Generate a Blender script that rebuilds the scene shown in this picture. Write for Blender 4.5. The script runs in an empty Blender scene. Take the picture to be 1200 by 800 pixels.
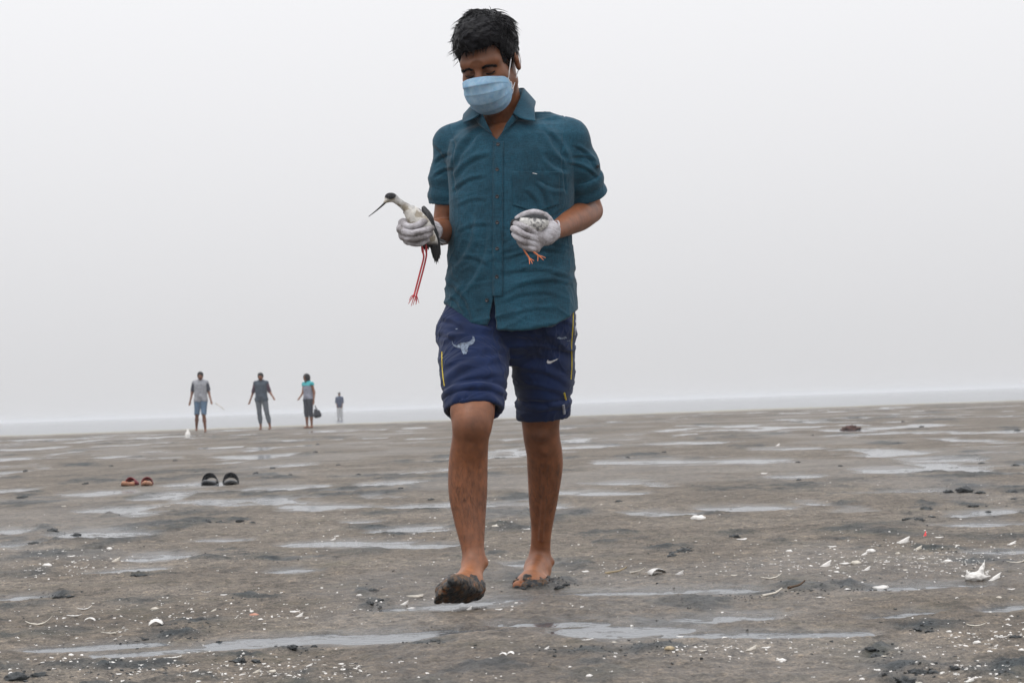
import bpy, math, random
import numpy as np
from mathutils import Matrix, Vector
from mathutils.bvhtree import BVHTree

random.seed(7)
rng = np.random.default_rng(7)
SC = bpy.context.scene
COL = SC.collection
R = math.radians

# ------------------------------------------------------------------ camera
CAM_H = 0.56
FPX = 2333.0                     # focal length in pixels of a 1200 px wide picture (70 mm on 36 mm)
PITCH, ROLL = math.atan(74.0 / FPX), R(2.0)
C0 = np.array([0.0, 0.0, CAM_H])
FWD = np.array([0, math.cos(PITCH), math.sin(PITCH)])
_up0 = np.array([0, -math.sin(PITCH), math.cos(PITCH)])
RGT = math.cos(ROLL) * np.array([1.0, 0, 0]) - math.sin(ROLL) * _up0
UPV = math.sin(ROLL) * np.array([1.0, 0, 0]) + math.cos(ROLL) * _up0
cam = bpy.data.cameras.new('camera')
cam.sensor_width = 36.0
cam.lens = 70.0
cam.clip_start, cam.clip_end = 0.1, 60000.0
cam.dof.use_dof = True
cam.dof.focus_distance = 5.75
cam.dof.aperture_fstop = 13.0
camo = bpy.data.objects.new('camera', cam)
camo.matrix_world = Matrix(((RGT[0], UPV[0], -FWD[0], C0[0]), (RGT[1], UPV[1], -FWD[1], C0[1]),
                            (RGT[2], UPV[2], -FWD[2], C0[2]), (0, 0, 0, 1)))
COL.objects.link(camo)
SC.camera = camo

# ------------------------------------------------------------------ sky, sun, exposure
SUN_EL, SUN_AZ = 58.0, -42.0      # degrees; azimuth measured from straight behind the camera, negative = camera left
world = bpy.data.worlds.new('World')
SC.world = world
world.use_nodes = True
wn, wl = world.node_tree.nodes, world.node_tree.links
wn.clear()
wo = wn.new('ShaderNodeOutputWorld')
bg = wn.new('ShaderNodeBackground')
bg.inputs['Strength'].default_value = 0.1
sky = wn.new('ShaderNodeTexSky')
sky.sky_type = 'NISHITA'
sky.sun_disc = False
sky.sun_elevation = R(SUN_EL)
sky.sun_rotation = R(180.0 + SUN_AZ)
sky.air_density, sky.dust_density, sky.ozone_density = 1.0, 6.0, 1.0
hs = wn.new('ShaderNodeHueSaturation')
hs.inputs['Saturation'].default_value = 0.12
hs.inputs['Value'].default_value = 1.0
mx = wn.new('ShaderNodeMix'); mx.data_type = 'RGBA'      # an even cloud sheet over the clear sky
mx.inputs['Factor'].default_value = 0.80
# overcast cloud sheet: dimmer at the horizon, brighter overhead, the same all round
wtc = wn.new('ShaderNodeTexCoord'); wsp = wn.new('ShaderNodeSeparateXYZ')
wma = wn.new('ShaderNodeMath'); wma.operation = 'MULTIPLY_ADD'; wma.use_clamp = False
wcl = wn.new('ShaderNodeMath'); wcl.operation = 'MAXIMUM'; wcl.inputs[1].default_value = 0.0
wma.inputs[1].default_value = 1.4; wma.inputs[2].default_value = 1.0
wvm = wn.new('ShaderNodeVectorMath'); wvm.operation = 'SCALE'; wvm.inputs[0].default_value = (8.3, 8.3, 8.5)
wl.new(wtc.outputs['Generated'], wsp.inputs[0]); wl.new(wsp.outputs['Z'], wcl.inputs[0]); wl.new(wcl.outputs[0], wma.inputs[0])
wl.new(wma.outputs[0], wvm.inputs['Scale']); wl.new(wvm.outputs[0], mx.inputs['B'])
wl.new(sky.outputs[0], hs.inputs['Color'])
wl.new(hs.outputs[0], mx.inputs['A'])
wl.new(mx.outputs['Result'], bg.inputs['Color'])
wl.new(bg.outputs[0], wo.inputs[0])
sl = bpy.data.lights.new('sun', 'SUN')
sl.energy = 0.8
sl.angle = R(18.0)
sl.color = (1.0, 0.97, 0.93)
so = bpy.data.objects.new('sun', sl)
_a = R(SUN_AZ)
_dir = Vector((math.sin(_a) * math.cos(R(SUN_EL)), -math.cos(_a) * math.cos(R(SUN_EL)), math.sin(R(SUN_EL))))
so.rotation_euler = _dir.to_track_quat('Z', 'Y').to_euler()
so.location = (0, 0, 30)
COL.objects.link(so)
SC.view_settings.view_transform = 'Standard'
SC.view_settings.look = 'None'
SC.view_settings.exposure = 0.0
SC.view_settings.gamma = 1.0
SC.render.engine = 'CYCLES'
SC.cycles.use_denoising = True
SC.cycles.max_bounces = 6
SC.cycles.volume_bounces = 2
SC.cycles.volume_step_rate = 1.0
SC.cycles.volume_max_steps = 64

# ------------------------------------------------------------------ plan helpers
def P(u, v, Y):
    """a point of the place on the sight line of photo pixel (u, v), Y metres ahead"""
    d = FWD + RGT * ((u - 600.0) / FPX) + UPV * ((400.0 - v) / FPX)
    return C0 + d * (Y / d[1])

def PROJ(p):
    q = np.asarray(p, float) - C0
    z = q @ FWD
    return 600.0 + FPX * (q @ RGT) / z, 400.0 - FPX * (q @ UPV) / z

def G(u, v, z=0.01):
    """where the sight line of a pixel meets the flat at height z"""
    d = FWD + RGT * ((u - 600.0) / FPX) + UPV * ((400.0 - v) / FPX)
    return C0 + d * ((z - CAM_H) / d[2])

def sstep(a, b, x):
    t = np.clip((np.asarray(x, float) - a) / (b - a), 0, 1)
    return t * t * (3 - 2 * t)

def _hash(ix, iy, iz, seed):
    h = (ix * 374761393 + iy * 668265263 + iz * 2147483647 + seed * 1274126177) & 0xFFFFFFFF
    h = ((h ^ (h >> 13)) * 1274126177) & 0xFFFFFFFF
    h = h ^ (h >> 16)
    return (h & 0xFFFFFF) / float(0x7FFFFF) - 1.0

def noise2(x, y, seed=0):
    x = np.asarray(x, float); y = np.asarray(y, float)
    ix = np.floor(x).astype(np.int64); iy = np.floor(y).astype(np.int64)
    fx = x - ix; fy = y - iy
    fx = fx * fx * (3 - 2 * fx); fy = fy * fy * (3 - 2 * fy)
    a = _hash(ix, iy, 0, seed); b = _hash(ix + 1, iy, 0, seed)
    c = _hash(ix, iy + 1, 0, seed); d = _hash(ix + 1, iy + 1, 0, seed)
    return (a * (1 - fx) + b * fx) * (1 - fy) + (c * (1 - fx) + d * fx) * fy

def fbm2(x, y, seed=0, oct=4):
    s = 0; a = 0.5
    for o in range(oct):
        s = s + a * noise2(x * 2 ** o + 17.3 * o, y * 2 ** o - 9.1 * o, seed + o)
        a *= 0.5
    return s

def noise3(p, seed=0):
    i = np.floor(p).astype(np.int64); f = p - i
    f = f * f * (3 - 2 * f)
    r = 0
    for dx in (0, 1):
        wx = f[:, 0] if dx else 1 - f[:, 0]
        for dy in (0, 1):
            wy = f[:, 1] if dy else 1 - f[:, 1]
            for dz in (0, 1):
                wz = f[:, 2] if dz else 1 - f[:, 2]
                r = r + wx * wy * wz * _hash(i[:, 0] + dx, i[:, 1] + dy, i[:, 2] + dz, seed)
    return r

def fbm3(p, seed=0, oct=3):
    s = 0; a = 0.5
    for o in range(oct):
        s = s + a * noise3(p * 2 ** o + 5.7 * o, seed + o); a *= 0.5
    return s

# ------------------------------------------------------------------ mesh helpers
def mesh_obj(name, V, F, mat=None, parent=None, smooth=True, cols=None):
    me = bpy.data.meshes.new(name)
    V = np.asarray(V, float)
    if isinstance(F, np.ndarray):
        n = F.shape[1]
        me.vertices.add(len(V)); me.vertices.foreach_set('co', V.astype(np.float32).ravel())
        me.loops.add(F.size); me.loops.foreach_set('vertex_index', F.astype(np.int32).ravel())
        me.polygons.add(len(F))
        me.polygons.foreach_set('loop_start', np.arange(0, F.size, n, dtype=np.int32))
        me.update(calc_edges=True)
        me.validate()
    else:
        me.from_pydata([tuple(v) for v in V], [], [tuple(f) for f in F])
    me.polygons.foreach_set('use_smooth', np.full(len(me.polygons), smooth))
    if cols is not None:
        for k, c in cols.items():
            at = me.color_attributes.new(k, 'FLOAT_COLOR', 'POINT')
            c = np.asarray(c, float)
            if c.ndim == 1:
                c = np.repeat(c[:, None], 3, 1)
            if c.shape[1] == 3:
                c = np.hstack([c, np.ones((len(c), 1))])
            at.data.foreach_set('color', c.astype(np.float32).ravel())
    if mat: me.materials.append(mat)
    me.update()
    o = bpy.data.objects.new(name, me)
    COL.objects.link(o)
    if parent: o.parent = parent
    return o

def tag(o, label=None, cat=None, group=None, kind=None):
    if label: o['label'] = label
    if cat: o['category'] = cat
    if group: o['group'] = group
    if kind: o['kind'] = kind
    return o

def tube(pts, rad, n=6, cap=True):
    """tapered tube along points; returns V, F"""
    pts = np.asarray(pts, float); m = len(pts)
    rad = np.full(m, rad) if np.isscalar(rad) else np.asarray(rad, float)
    T = np.gradient(pts, axis=0); T /= np.linalg.norm(T, axis=1)[:, None] + 1e-12
    ref = np.array([0, 0, 1.0]) if abs(T[0][2]) < 0.8 else np.array([1.0, 0, 0])
    V = []
    for i in range(m):
        a = np.cross(T[i], ref); a /= np.linalg.norm(a) + 1e-12
        b = np.cross(T[i], a)
        ref = np.cross(a, T[i])
        for k in range(n):
            t = 2 * math.pi * k / n
            V.append(pts[i] + rad[i] * (math.cos(t) * a + math.sin(t) * b))
    F = []
    for i in range(m - 1):
        for k in range(n):
            k2 = (k + 1) % n
            F.append((i * n + k, i * n + k2, (i + 1) * n + k2, (i + 1) * n + k))
    if cap:
        F.append(tuple(range(n))); F.append(tuple(reversed(range((m - 1) * n, m * n))))
    return np.array(V), F

class MB:
    def __init__(s): s.V = []; s.F = []; s.n = 0
    def add(s, V, F):
        s.F += [tuple(int(i) + s.n for i in f) for f in F]
        s.V.append(np.asarray(V, float)); s.n += len(V)
        return s
    def obj(s, name, mat, parent=None, smooth=True):
        return mesh_obj(name, np.vstack(s.V), s.F, mat, parent, smooth)

def curve(pts, n=16):
    """Catmull-Rom through points"""
    p = np.asarray(pts, float)
    q = np.vstack([2 * p[0] - p[1], p, 2 * p[-1] - p[-2]])
    out = []
    t = np.linspace(0, len(p) - 1, n)
    for x in t:
        i = min(int(x), len(p) - 2); f = x - i
        a, b, c, d = q[i], q[i + 1], q[i + 2], q[i + 3]
        out.append(0.5 * ((2 * b) + (c - a) * f + (2 * a - 5 * b + 4 * c - d) * f * f + (3 * b - a - 3 * c + d) * f ** 3))
    return np.array(out)

# ------------------------------------------------------------------ implicit surfaces (for bodies and cloth)
class Vox:
    def __init__(s, lo, hi, h):
        s.h = h; s.lo = np.asarray(lo, float)
        n = np.ceil((np.asarray(hi, float) - s.lo) / h).astype(int) + 1
        s.F = np.full(tuple(n), 1.0, np.float32)
        s.ax = [s.lo[i] + h * np.arange(n[i]) for i in range(3)]
    def _box(s, lo, hi):
        sl = []; cs = []
        for i in range(3):
            a = int(max(0, math.floor((lo[i] - s.lo[i]) / s.h))); b = int(min(s.F.shape[i], math.ceil((hi[i] - s.lo[i]) / s.h) + 1))
            if b <= a: return None
            sl.append(slice(a, b))
            sh = [1, 1, 1]; sh[i] = b - a
            cs.append(s.ax[i][a:b].astype(np.float32).reshape(sh))
        return tuple(sl), cs
    def put(s, f, lo, hi, k=0.0, mode='add'):
        pad = k + 4 * s.h + 0.004
        r = s._box(np.asarray(lo) - pad, np.asarray(hi) + pad)
        if r is None: return s
        sl, (X, Y, Z) = r
        d = f(X, Y, Z).astype(np.float32)
        A = s.F[sl]
        if mode == 'add':
            if k > 0:
                t = np.clip(0.5 + 0.5 * (A - d) / k, 0, 1)
                s.F[sl] = A * (1 - t) + d * t - k * t * (1 - t)
            else: s.F[sl] = np.minimum(A, d)
        else:                                                  # carve away
            d = -d
            if k > 0:
                t = np.clip(0.5 - 0.5 * (A - d) / k, 0, 1)
                s.F[sl] = A * (1 - t) + d * t + k * t * (1 - t)
            else: s.F[sl] = np.maximum(A, d)
        return s
    def cone(s, a, b, ra, rb, k=0.01, mode='add'):
        a = np.asarray(a, float); b = np.asarray(b, float); ba = b - a; L = ba @ ba + 1e-12
        def f(X, Y, Z):
            t = np.clip(((X - a[0]) * ba[0] + (Y - a[1]) * ba[1] + (Z - a[2]) * ba[2]) / L, 0, 1)
            return np.sqrt((X - a[0] - t * ba[0]) ** 2 + (Y - a[1] - t * ba[1]) ** 2 + (Z - a[2] - t * ba[2]) ** 2) - (ra + (rb - ra) * t)
        m = max(ra, rb)
        return s.put(f, np.minimum(a, b) - m, np.maximum(a, b) + m, k, mode)
    def chain(s, pts, k=0.01, k0=None, mode='add'):
        """pts: list of (point, radius); smoothed into an even taper"""
        if len(pts) > 3:
            q = curve([np.append(np.asarray(p, float), r) for p, r in pts], 5 * (len(pts) - 1) + 1)
            pts = [(x[:3], x[3]) for x in q]; k0 = k if k0 is None else k0; kk = k0; k = 0.0008
            for i in range(len(pts) - 1):
                s.cone(pts[i][0], pts[i + 1][0], pts[i][1], pts[i + 1][1], kk if i == 0 else k, mode)
            return s
        for i in range(len(pts) - 1):
            s.cone(pts[i][0], pts[i + 1][0], pts[i][1], pts[i + 1][1], (k0 if (i == 0 and k0 is not None) else k), mode)
        return s
    def ell(s, c, r, rot=None, k=0.01, mode='add'):
        c = np.asarray(c, float); r = np.asarray(r, float)
        M = np.eye(3) if rot is None else np.array(rot, float).T       # world -> local
        def f(X, Y, Z):
            x, y, z = X - c[0], Y - c[1], Z - c[2]
            a = M[0, 0] * x + M[0, 1] * y + M[0, 2] * z
            b = M[1, 0] * x + M[1, 1] * y + M[1, 2] * z
            e = M[2, 0] * x + M[2, 1] * y + M[2, 2] * z
            k0 = np.sqrt((a / r[0]) ** 2 + (b / r[1]) ** 2 + (e / r[2]) ** 2)
            k1 = np.sqrt((a / r[0] ** 2) ** 2 + (b / r[1] ** 2) ** 2 + (e / r[2] ** 2) ** 2) + 1e-9
            return k0 * (k0 - 1) / k1
        m = r.max()
        return s.put(f, c - m, c + m, k, mode)
    def mesh(s):
        F = s.F; S = F < 0
        c = np.zeros(tuple(x - 1 for x in F.shape), np.uint8)
        for i in (0, 1):
            for j in (0, 1):
                for k in (0, 1):
                    c += S[i:S.shape[0] - 1 + i, j:S.shape[1] - 1 + j, k:S.shape[2] - 1 + k]
        idx = np.argwhere((c > 0) & (c < 8))
        ids = np.full(c.shape, -1, np.int32)
        ids[idx[:, 0], idx[:, 1], idx[:, 2]] = np.arange(len(idx))
        cor = np.array([(i, j, k) for i in (0, 1) for j in (0, 1) for k in (0, 1)])
        val = np.stack([F[idx[:, 0] + q[0], idx[:, 1] + q[1], idx[:, 2] + q[2]] for q in cor], 1)
        acc = np.zeros((len(idx), 3)); cnt = np.zeros(len(idx))
        for a in range(8):
            for b in range(a + 1, 8):
                if np.abs(cor[a] - cor[b]).sum() != 1: continue
                va, vb = val[:, a], val[:, b]
                m = (va < 0) != (vb < 0)
                t = np.where(m, va / (va - vb + 1e-20), 0)
                acc += np.where(m[:, None], cor[a] + t[:, None] * (cor[b] - cor[a]), 0)
                cnt += m
        V = s.lo + s.h * (idx + acc / cnt[:, None])
        faces = []
        for ax in range(3):
            sl0 = [slice(None)] * 3; sl1 = [slice(None)] * 3
            sl0[ax] = slice(0, -1); sl1[ax] = slice(1, None)
            A = S[tuple(sl0)]; B = S[tuple(sl1)]
            e = np.argwhere(A != B)
            o = [q for q in range(3) if q != ax]
            ok = (e[:, o[0]] > 0) & (e[:, o[1]] > 0) & (e[:, o[0]] < c.shape[o[0]]) & (e[:, o[1]] < c.shape[o[1]])
            e = e[ok]
            flip = A[e[:, 0], e[:, 1], e[:, 2]]
            q = []
            for d0, d1 in ((0, 0), (1, 0), (1, 1), (0, 1)):
                w = e.copy(); w[:, o[0]] -= d0; w[:, o[1]] -= d1
                q.append(ids[w[:, 0], w[:, 1], w[:, 2]])
            q = np.stack(q, 1)
            if ax == 1: flip = ~flip
            q = np.where(flip[:, None], q, q[:, ::-1])
            faces.append(q)
        Fc = np.vstack(faces)
        Fc = Fc[(Fc >= 0).all(1)]
        return V, Fc

def normals(V, F):
    N = np.zeros_like(V)
    a, b, c, d = (V[F[:, i]] for i in range(4))
    n = np.cross(c - a, d - b)
    for i in range(4): np.add.at(N, F[:, i], n)
    return N / (np.linalg.norm(N, axis=1)[:, None] + 1e-12)

def relax(V, F, it=2, lam=0.5):
    for _ in range(it):
        S = np.zeros_like(V); n = np.zeros(len(V))
        for i in range(4):
            for j in (1, 3):
                np.add.at(S, F[:, i], V[F[:, (i + j) % 4]]); np.add.at(n, F[:, i], 1)
        V = V + lam * (S / np.maximum(n, 1)[:, None] - V)
    return V

def bvh_of(V, F):
    return BVHTree.FromPolygons([tuple(v) for v in V], [tuple(int(i) for i in f) for f in F])

def sight(bvh, u, v):
    d = FWD + RGT * ((u - 600.0) / FPX) + UPV * ((400.0 - v) / FPX)
    d = d / np.linalg.norm(d)
    h = bvh.ray_cast(Vector(C0), Vector(d))
    if h[0] is None: return None
    n = np.array(h[1]); n = -n if n @ d > 0 else n
    return np.array(h[0]), n

# ------------------------------------------------------------------ materials
class NT:
    def __init__(s, name):
        s.m = bpy.data.materials.new(name); s.m.use_nodes = True
        s.t = s.m.node_tree; s.n = s.t.nodes
        s.b = s.n['Principled BSDF']; s.out = s.n['Material Output']
    def node(s, t, **kw):
        x = s.n.new(t)
        for k, v in kw.items(): setattr(x, k, v)
        return x
    def link(s, a, b): s.t.links.new(a, b)
    def set(s, **kw):
        for k, v in kw.items(): s.b.inputs[k.replace('_', ' ')].default_value = v
        return s
    def coord(s, scale=(1, 1, 1), obj=True):
        tc = s.node('ShaderNodeTexCoord'); mp = s.node('ShaderNodeMapping')
        mp.inputs['Scale'].default_value = scale
        s.link(tc.outputs['Object' if obj else 'Generated'], mp.inputs['Vector'])
        return mp.outputs[0]
    def noise(s, scale, detail=4, rough=0.6, vec=None):
        x = s.node('ShaderNodeTexNoise')
        x.inputs['Scale'].default_value = scale; x.inputs['Detail'].default_value = detail; x.inputs['Roughness'].default_value = rough
        s.link(vec if vec is not None else s.coord(), x.inputs['Vector'])
        return x.outputs['Fac']
    def ramp(s, fac, stops):
        r = s.node('ShaderNodeValToRGB')
        el = r.color_ramp.elements
        while len(el) < len(stops): el.new(0.5)
        for e, (p, c) in zip(el, stops):
            e.position = p; e.color = (*c, 1) if len(c) == 3 else c
        s.link(fac, r.inputs['Fac'])
        return r.outputs['Color']
    def mix(s, fac, a, b, mode='MIX'):
        x = s.node('ShaderNodeMix', data_type='RGBA', blend_type=mode)
        for val, key in ((fac, 'Factor'), (a, 'A'), (b, 'B')):
            if hasattr(val, 'is_linked'): s.link(val, x.inputs[key])
            elif key == 'Factor': x.inputs[key].default_value = val
            else: x.inputs[key].default_value = (*val, 1)
        return x.outputs['Result']
    def attr(s, name):
        a = s.node('ShaderNodeVertexColor', layer_name=name)
        return a.outputs['Color']
    def bump(s, h, strength=0.3, dist=0.002, normal=None):
        b = s.node('ShaderNodeBump')
        b.inputs['Strength'].default_value = strength; b.inputs['Distance'].default_value = dist
        s.link(h, b.inputs['Height'])
        if normal is not None: s.link(normal, b.inputs['Normal'])
        s.link(b.outputs[0], s.b.inputs['Normal'])
        return b.outputs[0]
    def col(s, c):
        if hasattr(c, 'is_linked'): s.link(c, s.b.inputs['Base Color'])
        else: s.b.inputs['Base Color'].default_value = (*c, 1)
        return s

def simple(name, col, rough=0.6, var=0.25, scale=40.0, bump=0.2, bdist=0.002, **kw):
    t = NT(name)
    f = t.noise(scale, 5, 0.65)
    lo = tuple(c * (1 - var) for c in col); hi = tuple(min(1, c * (1 + var)) for c in col)
    t.col(t.ramp(f, [(0.3, lo), (0.7, hi)]))
    t.set(Roughness=rough, **kw)
    if bump: t.bump(t.noise(scale * 3, 4), bump, bdist)
    return t.m

# ================================================================== THE FLAT, THE PUDDLES, THE SEA, THE HAZE
def rise(y):
    y = np.asarray(y, float)
    return 0.075 * sstep(14, 52, y) * (1 - sstep(60, 88, y))

# puddles seen in the photograph: (u1, v1, u2, v2, half thickness in pixels)
PUDDLES = [(45, 762, 180, 752, 4), (120, 768, 400, 745, 4.5), (300, 756, 520, 741, 4.5), (585, 731, 700, 729, 4.5), (660, 739, 800, 735, 7),
           (800, 742, 1010, 740, 4), (790, 724, 900, 722, 4.5), (465, 713, 620, 705, 4.5), (670, 697, 870, 693, 5), (1030, 690, 1150, 688, 4),
           (1150, 718, 1200, 715, 4), (1030, 720, 1070, 719, 3.5), (350, 640, 470, 636, 4), (0, 703, 55, 697, 4), (320, 670, 370, 669, 3),
           (740, 603, 800, 601, 3), (830, 596, 930, 595, 3.2), (1100, 616, 1200, 614, 3.2), (1130, 604, 1200, 600, 3.2), (90, 628, 170, 625, 4.2),
           (130, 669, 200, 664, 3), (0, 622, 30, 622, 2.5), (700, 543, 850, 541, 2.2), (850, 541, 925, 539, 2.4), (910, 560, 957, 559, 2.2),
           (330, 595, 430, 593, 2.4), (630, 578, 750, 577, 2.4), (1010, 552, 1090, 550, 2.4), (80, 580, 150, 577, 2.4), (1000, 578, 1090, 576, 1.8),
           (440, 622, 520, 619, 2.2), (460, 640, 560, 636, 2.6), (600, 662, 640, 660, 2.5), (1140, 648, 1200, 646, 3), (160, 655, 210, 652, 2.2),
           (230, 634, 290, 632, 2), (690, 567, 760, 566, 1.6), (760, 520, 830, 519, 1.5), (880, 527, 960, 525, 1.5), (1060, 540, 1140, 538, 1.8),
           (400, 612, 450, 611, 2), (0, 640, 40, 638, 2.2), (190, 570, 260, 568, 1.8), (300, 572, 380, 570, 1.8), (540, 740, 580, 738, 3)]
# churned dark mud seen in the photograph: (u, v, half width, half height) in pixels
DARK = [(26, 581, 26, 3), (52, 619, 20, 4), (86, 625, 28, 4), (50, 635, 22, 3), (246, 609, 12, 3.5), (277, 610, 22, 3.5), (71, 697, 28, 5),
        (165, 672, 16, 5), (300, 655, 34, 5), (22, 790, 42, 12), (349, 758, 32, 7), (289, 772, 40, 6), (438, 691, 14, 5), (435, 710, 18, 6),
        (202, 745, 44, 4), (150, 751, 24, 4), (787, 647, 24, 4), (859, 627, 22, 4), (802, 644, 30, 5), (945, 693, 42, 5), (1027, 764, 24, 10),
        (1076, 785, 44, 7), (1060, 799, 34, 8), (1180, 788, 48, 15), (1087, 734, 46, 5), (1127, 573, 36, 7), (1076, 607, 16, 4), (1087, 594, 20, 4),
        (1188, 576, 16, 5), (1138, 592, 18, 4), (630, 688, 40, 6), (660, 684, 30, 5), (690, 762, 70, 6), (760, 758, 60, 6), (1010, 690, 50, 4),
        (500, 752, 30, 3), (120, 786, 60, 8), (440, 618, 40, 4), (470, 626, 30, 3), (620, 600, 22, 3), (590, 617, 20, 3), (300, 700, 40, 4),
        (240, 733, 40, 4), (1150, 660, 34, 4), (1100, 645, 40, 3), (870, 700, 30, 3), (180, 784, 50, 8), (920, 560, 20, 2.5), (1040, 520, 20, 2),
        (760, 534, 30, 2.2), (730, 536, 22, 2), (100, 545, 30, 2), (330, 560, 26, 2), (1180, 503, 14, 3), (1195, 545, 20, 3), (1140, 530, 20, 2)]

def ground(x, y, detail=True):
    """height of the mud, wetness and darkness at x, y"""
    x = np.asarray(x, float); y = np.asarray(y, float)
    z0 = rise(y)
    wx = 0.10 * fbm2(x * 3.1, y * 3.1, 40, 3); wy = 0.30 * fbm2(x * 2.3, y * 2.3, 50, 3)
    near = 1 - sstep(16, 40, y)
    q = np.stack([x + wx, y + wy * np.clip(y / 8, 0.35, 3), z0], -1) - C0
    dz = np.maximum(q @ FWD, 0.3)
    u = 600 + FPX * (q @ RGT) / dz; v = 400 - FPX * (q @ UPV) / dz
    pud = np.zeros_like(x); pw = np.zeros_like(x)
    for u1, v1, u2, v2, th in PUDDLES:
        m = (u > min(u1, u2) - 120) & (u < max(u1, u2) + 120) & (v > min(v1, v2) - 40) & (v < max(v1, v2) + 40)
        if not m.any(): continue
        U, W = u[m], v[m]
        t = np.clip((U - u1) / (u2 - u1), 0, 1)
        d = np.sqrt(((U - (u1 + t * (u2 - u1))) / 5.0) ** 2 + (W - (v1 + t * (v2 - v1))) ** 2) / (0.88 * th * (1 - 0.35 * np.abs(2 * t - 1)))
        pud[m] = np.maximum(pud[m], 1 - sstep(0.45, 1.5, d))
        pw[m] = np.maximum(pw[m], 1 - sstep(0.9, 3.4, d))
    dark = np.zeros_like(x)
    for du, dv, ww, hh in DARK:
        m = (np.abs(u - du) < ww * 2.2) & (np.abs(v - dv) < hh * 3)
        if not m.any(): continue
        d = np.sqrt(((u[m] - du) / ww) ** 2 + ((v[m] - dv) / hh) ** 2)
        dark[m] = np.maximum(dark[m], 1 - sstep(0.35, 1.35, d))
    dark = dark * np.clip(0.75 + 1.5 * fbm2(x * 9, y * 5, 61, 3), 0, 1)
    # scattered puddles and churned mud the photograph only hints at
    n1 = fbm2(x * 1.25 + 3, y * 0.62, 11, 5)
    lim = 0.40 - 0.10 * sstep(12, 34, y)
    pud = np.maximum(pud, sstep(lim, lim + 0.06, n1) * (1 - sstep(70, 80, y)) * sstep(6.2, 8.5, y))
    n2 = fbm2(x * 1.1, y * 0.5 + 8, 23, 4)
    dk2 = sstep(0.17, 0.33, n2) * sstep(5.2, 8.0, y) * np.clip(0.55 + 1.6 * fbm2(x * 5, y * 2.2, 71, 3), 0, 1)
    n4 = fbm2(x * 2.4 + 9, y * 1.5 + 2, 29, 4)
    dk3 = sstep(0.16, 0.30, n4) * np.clip(0.4 + 2.0 * fbm2(x * 9, y * 7, 73, 3), 0, 1) * 0.8
    dark = np.maximum(dark, np.maximum(0.85 * dk2, dk3 * (1 - sstep(10, 16, y)))) * (1 - pud)
    # a second, damp zone around puddles
    pw = np.maximum(pw, sstep(lim - 0.12, lim, n1) * sstep(6.2, 8.5, y))
    b = 0.010 + 0.005 * fbm2(x * 1.3, y * 0.9, 1, 3) + 0.006 * fbm2(x * 5, y * 4, 5, 3)
    b = b + 0.0055 * fbm2(x * 15, y * 12, 9, 3) * near
    if detail:
        b = b + (0.0060 * fbm2(x * 48, y * 34, 13, 3) + 0.0030 * np.abs(fbm2(x * 26, y * 18, 14, 3))) * (1 - sstep(9, 16, y))
    rid = 1 - np.abs(2.2 * fbm2(x * 9 + 2, y * 6, 33, 4))
    b = b + dark * (0.002 + 0.006 * np.clip(rid, 0, 1) ** 2 + 0.018 * fbm2(x * 22, y * 16, 37, 3))
    b = b * (1 - 0.75 * pw)
    b = np.maximum(b, 0.002 + 0.001 * fbm2(x * 7, y * 7, 77, 2))
    # far away, low swells catch and hide the water in streaks
    b = b + 0.02 * (1 - near) * fbm2(x * 0.35, y * 0.25, 3, 3)
    fine = 0.5 * fbm2(x * 30, y * 20, 15, 3) * near + 0.6 * fbm2(x * 6, y * 4, 16, 3)
    h = b * (1 - pud) + pud * (-0.0042 + 0.0150 * fine)
    h = h - 0.30 * sstep(82, 130, y)
    damp = np.clip(0.45 * sstep(-0.05, 0.3, fbm2(x * 0.8, y * 0.5, 91, 4)) + 0.75 * pw ** 1.5, 0, 1)
    return z0 + h, pud, dark, damp

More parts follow.
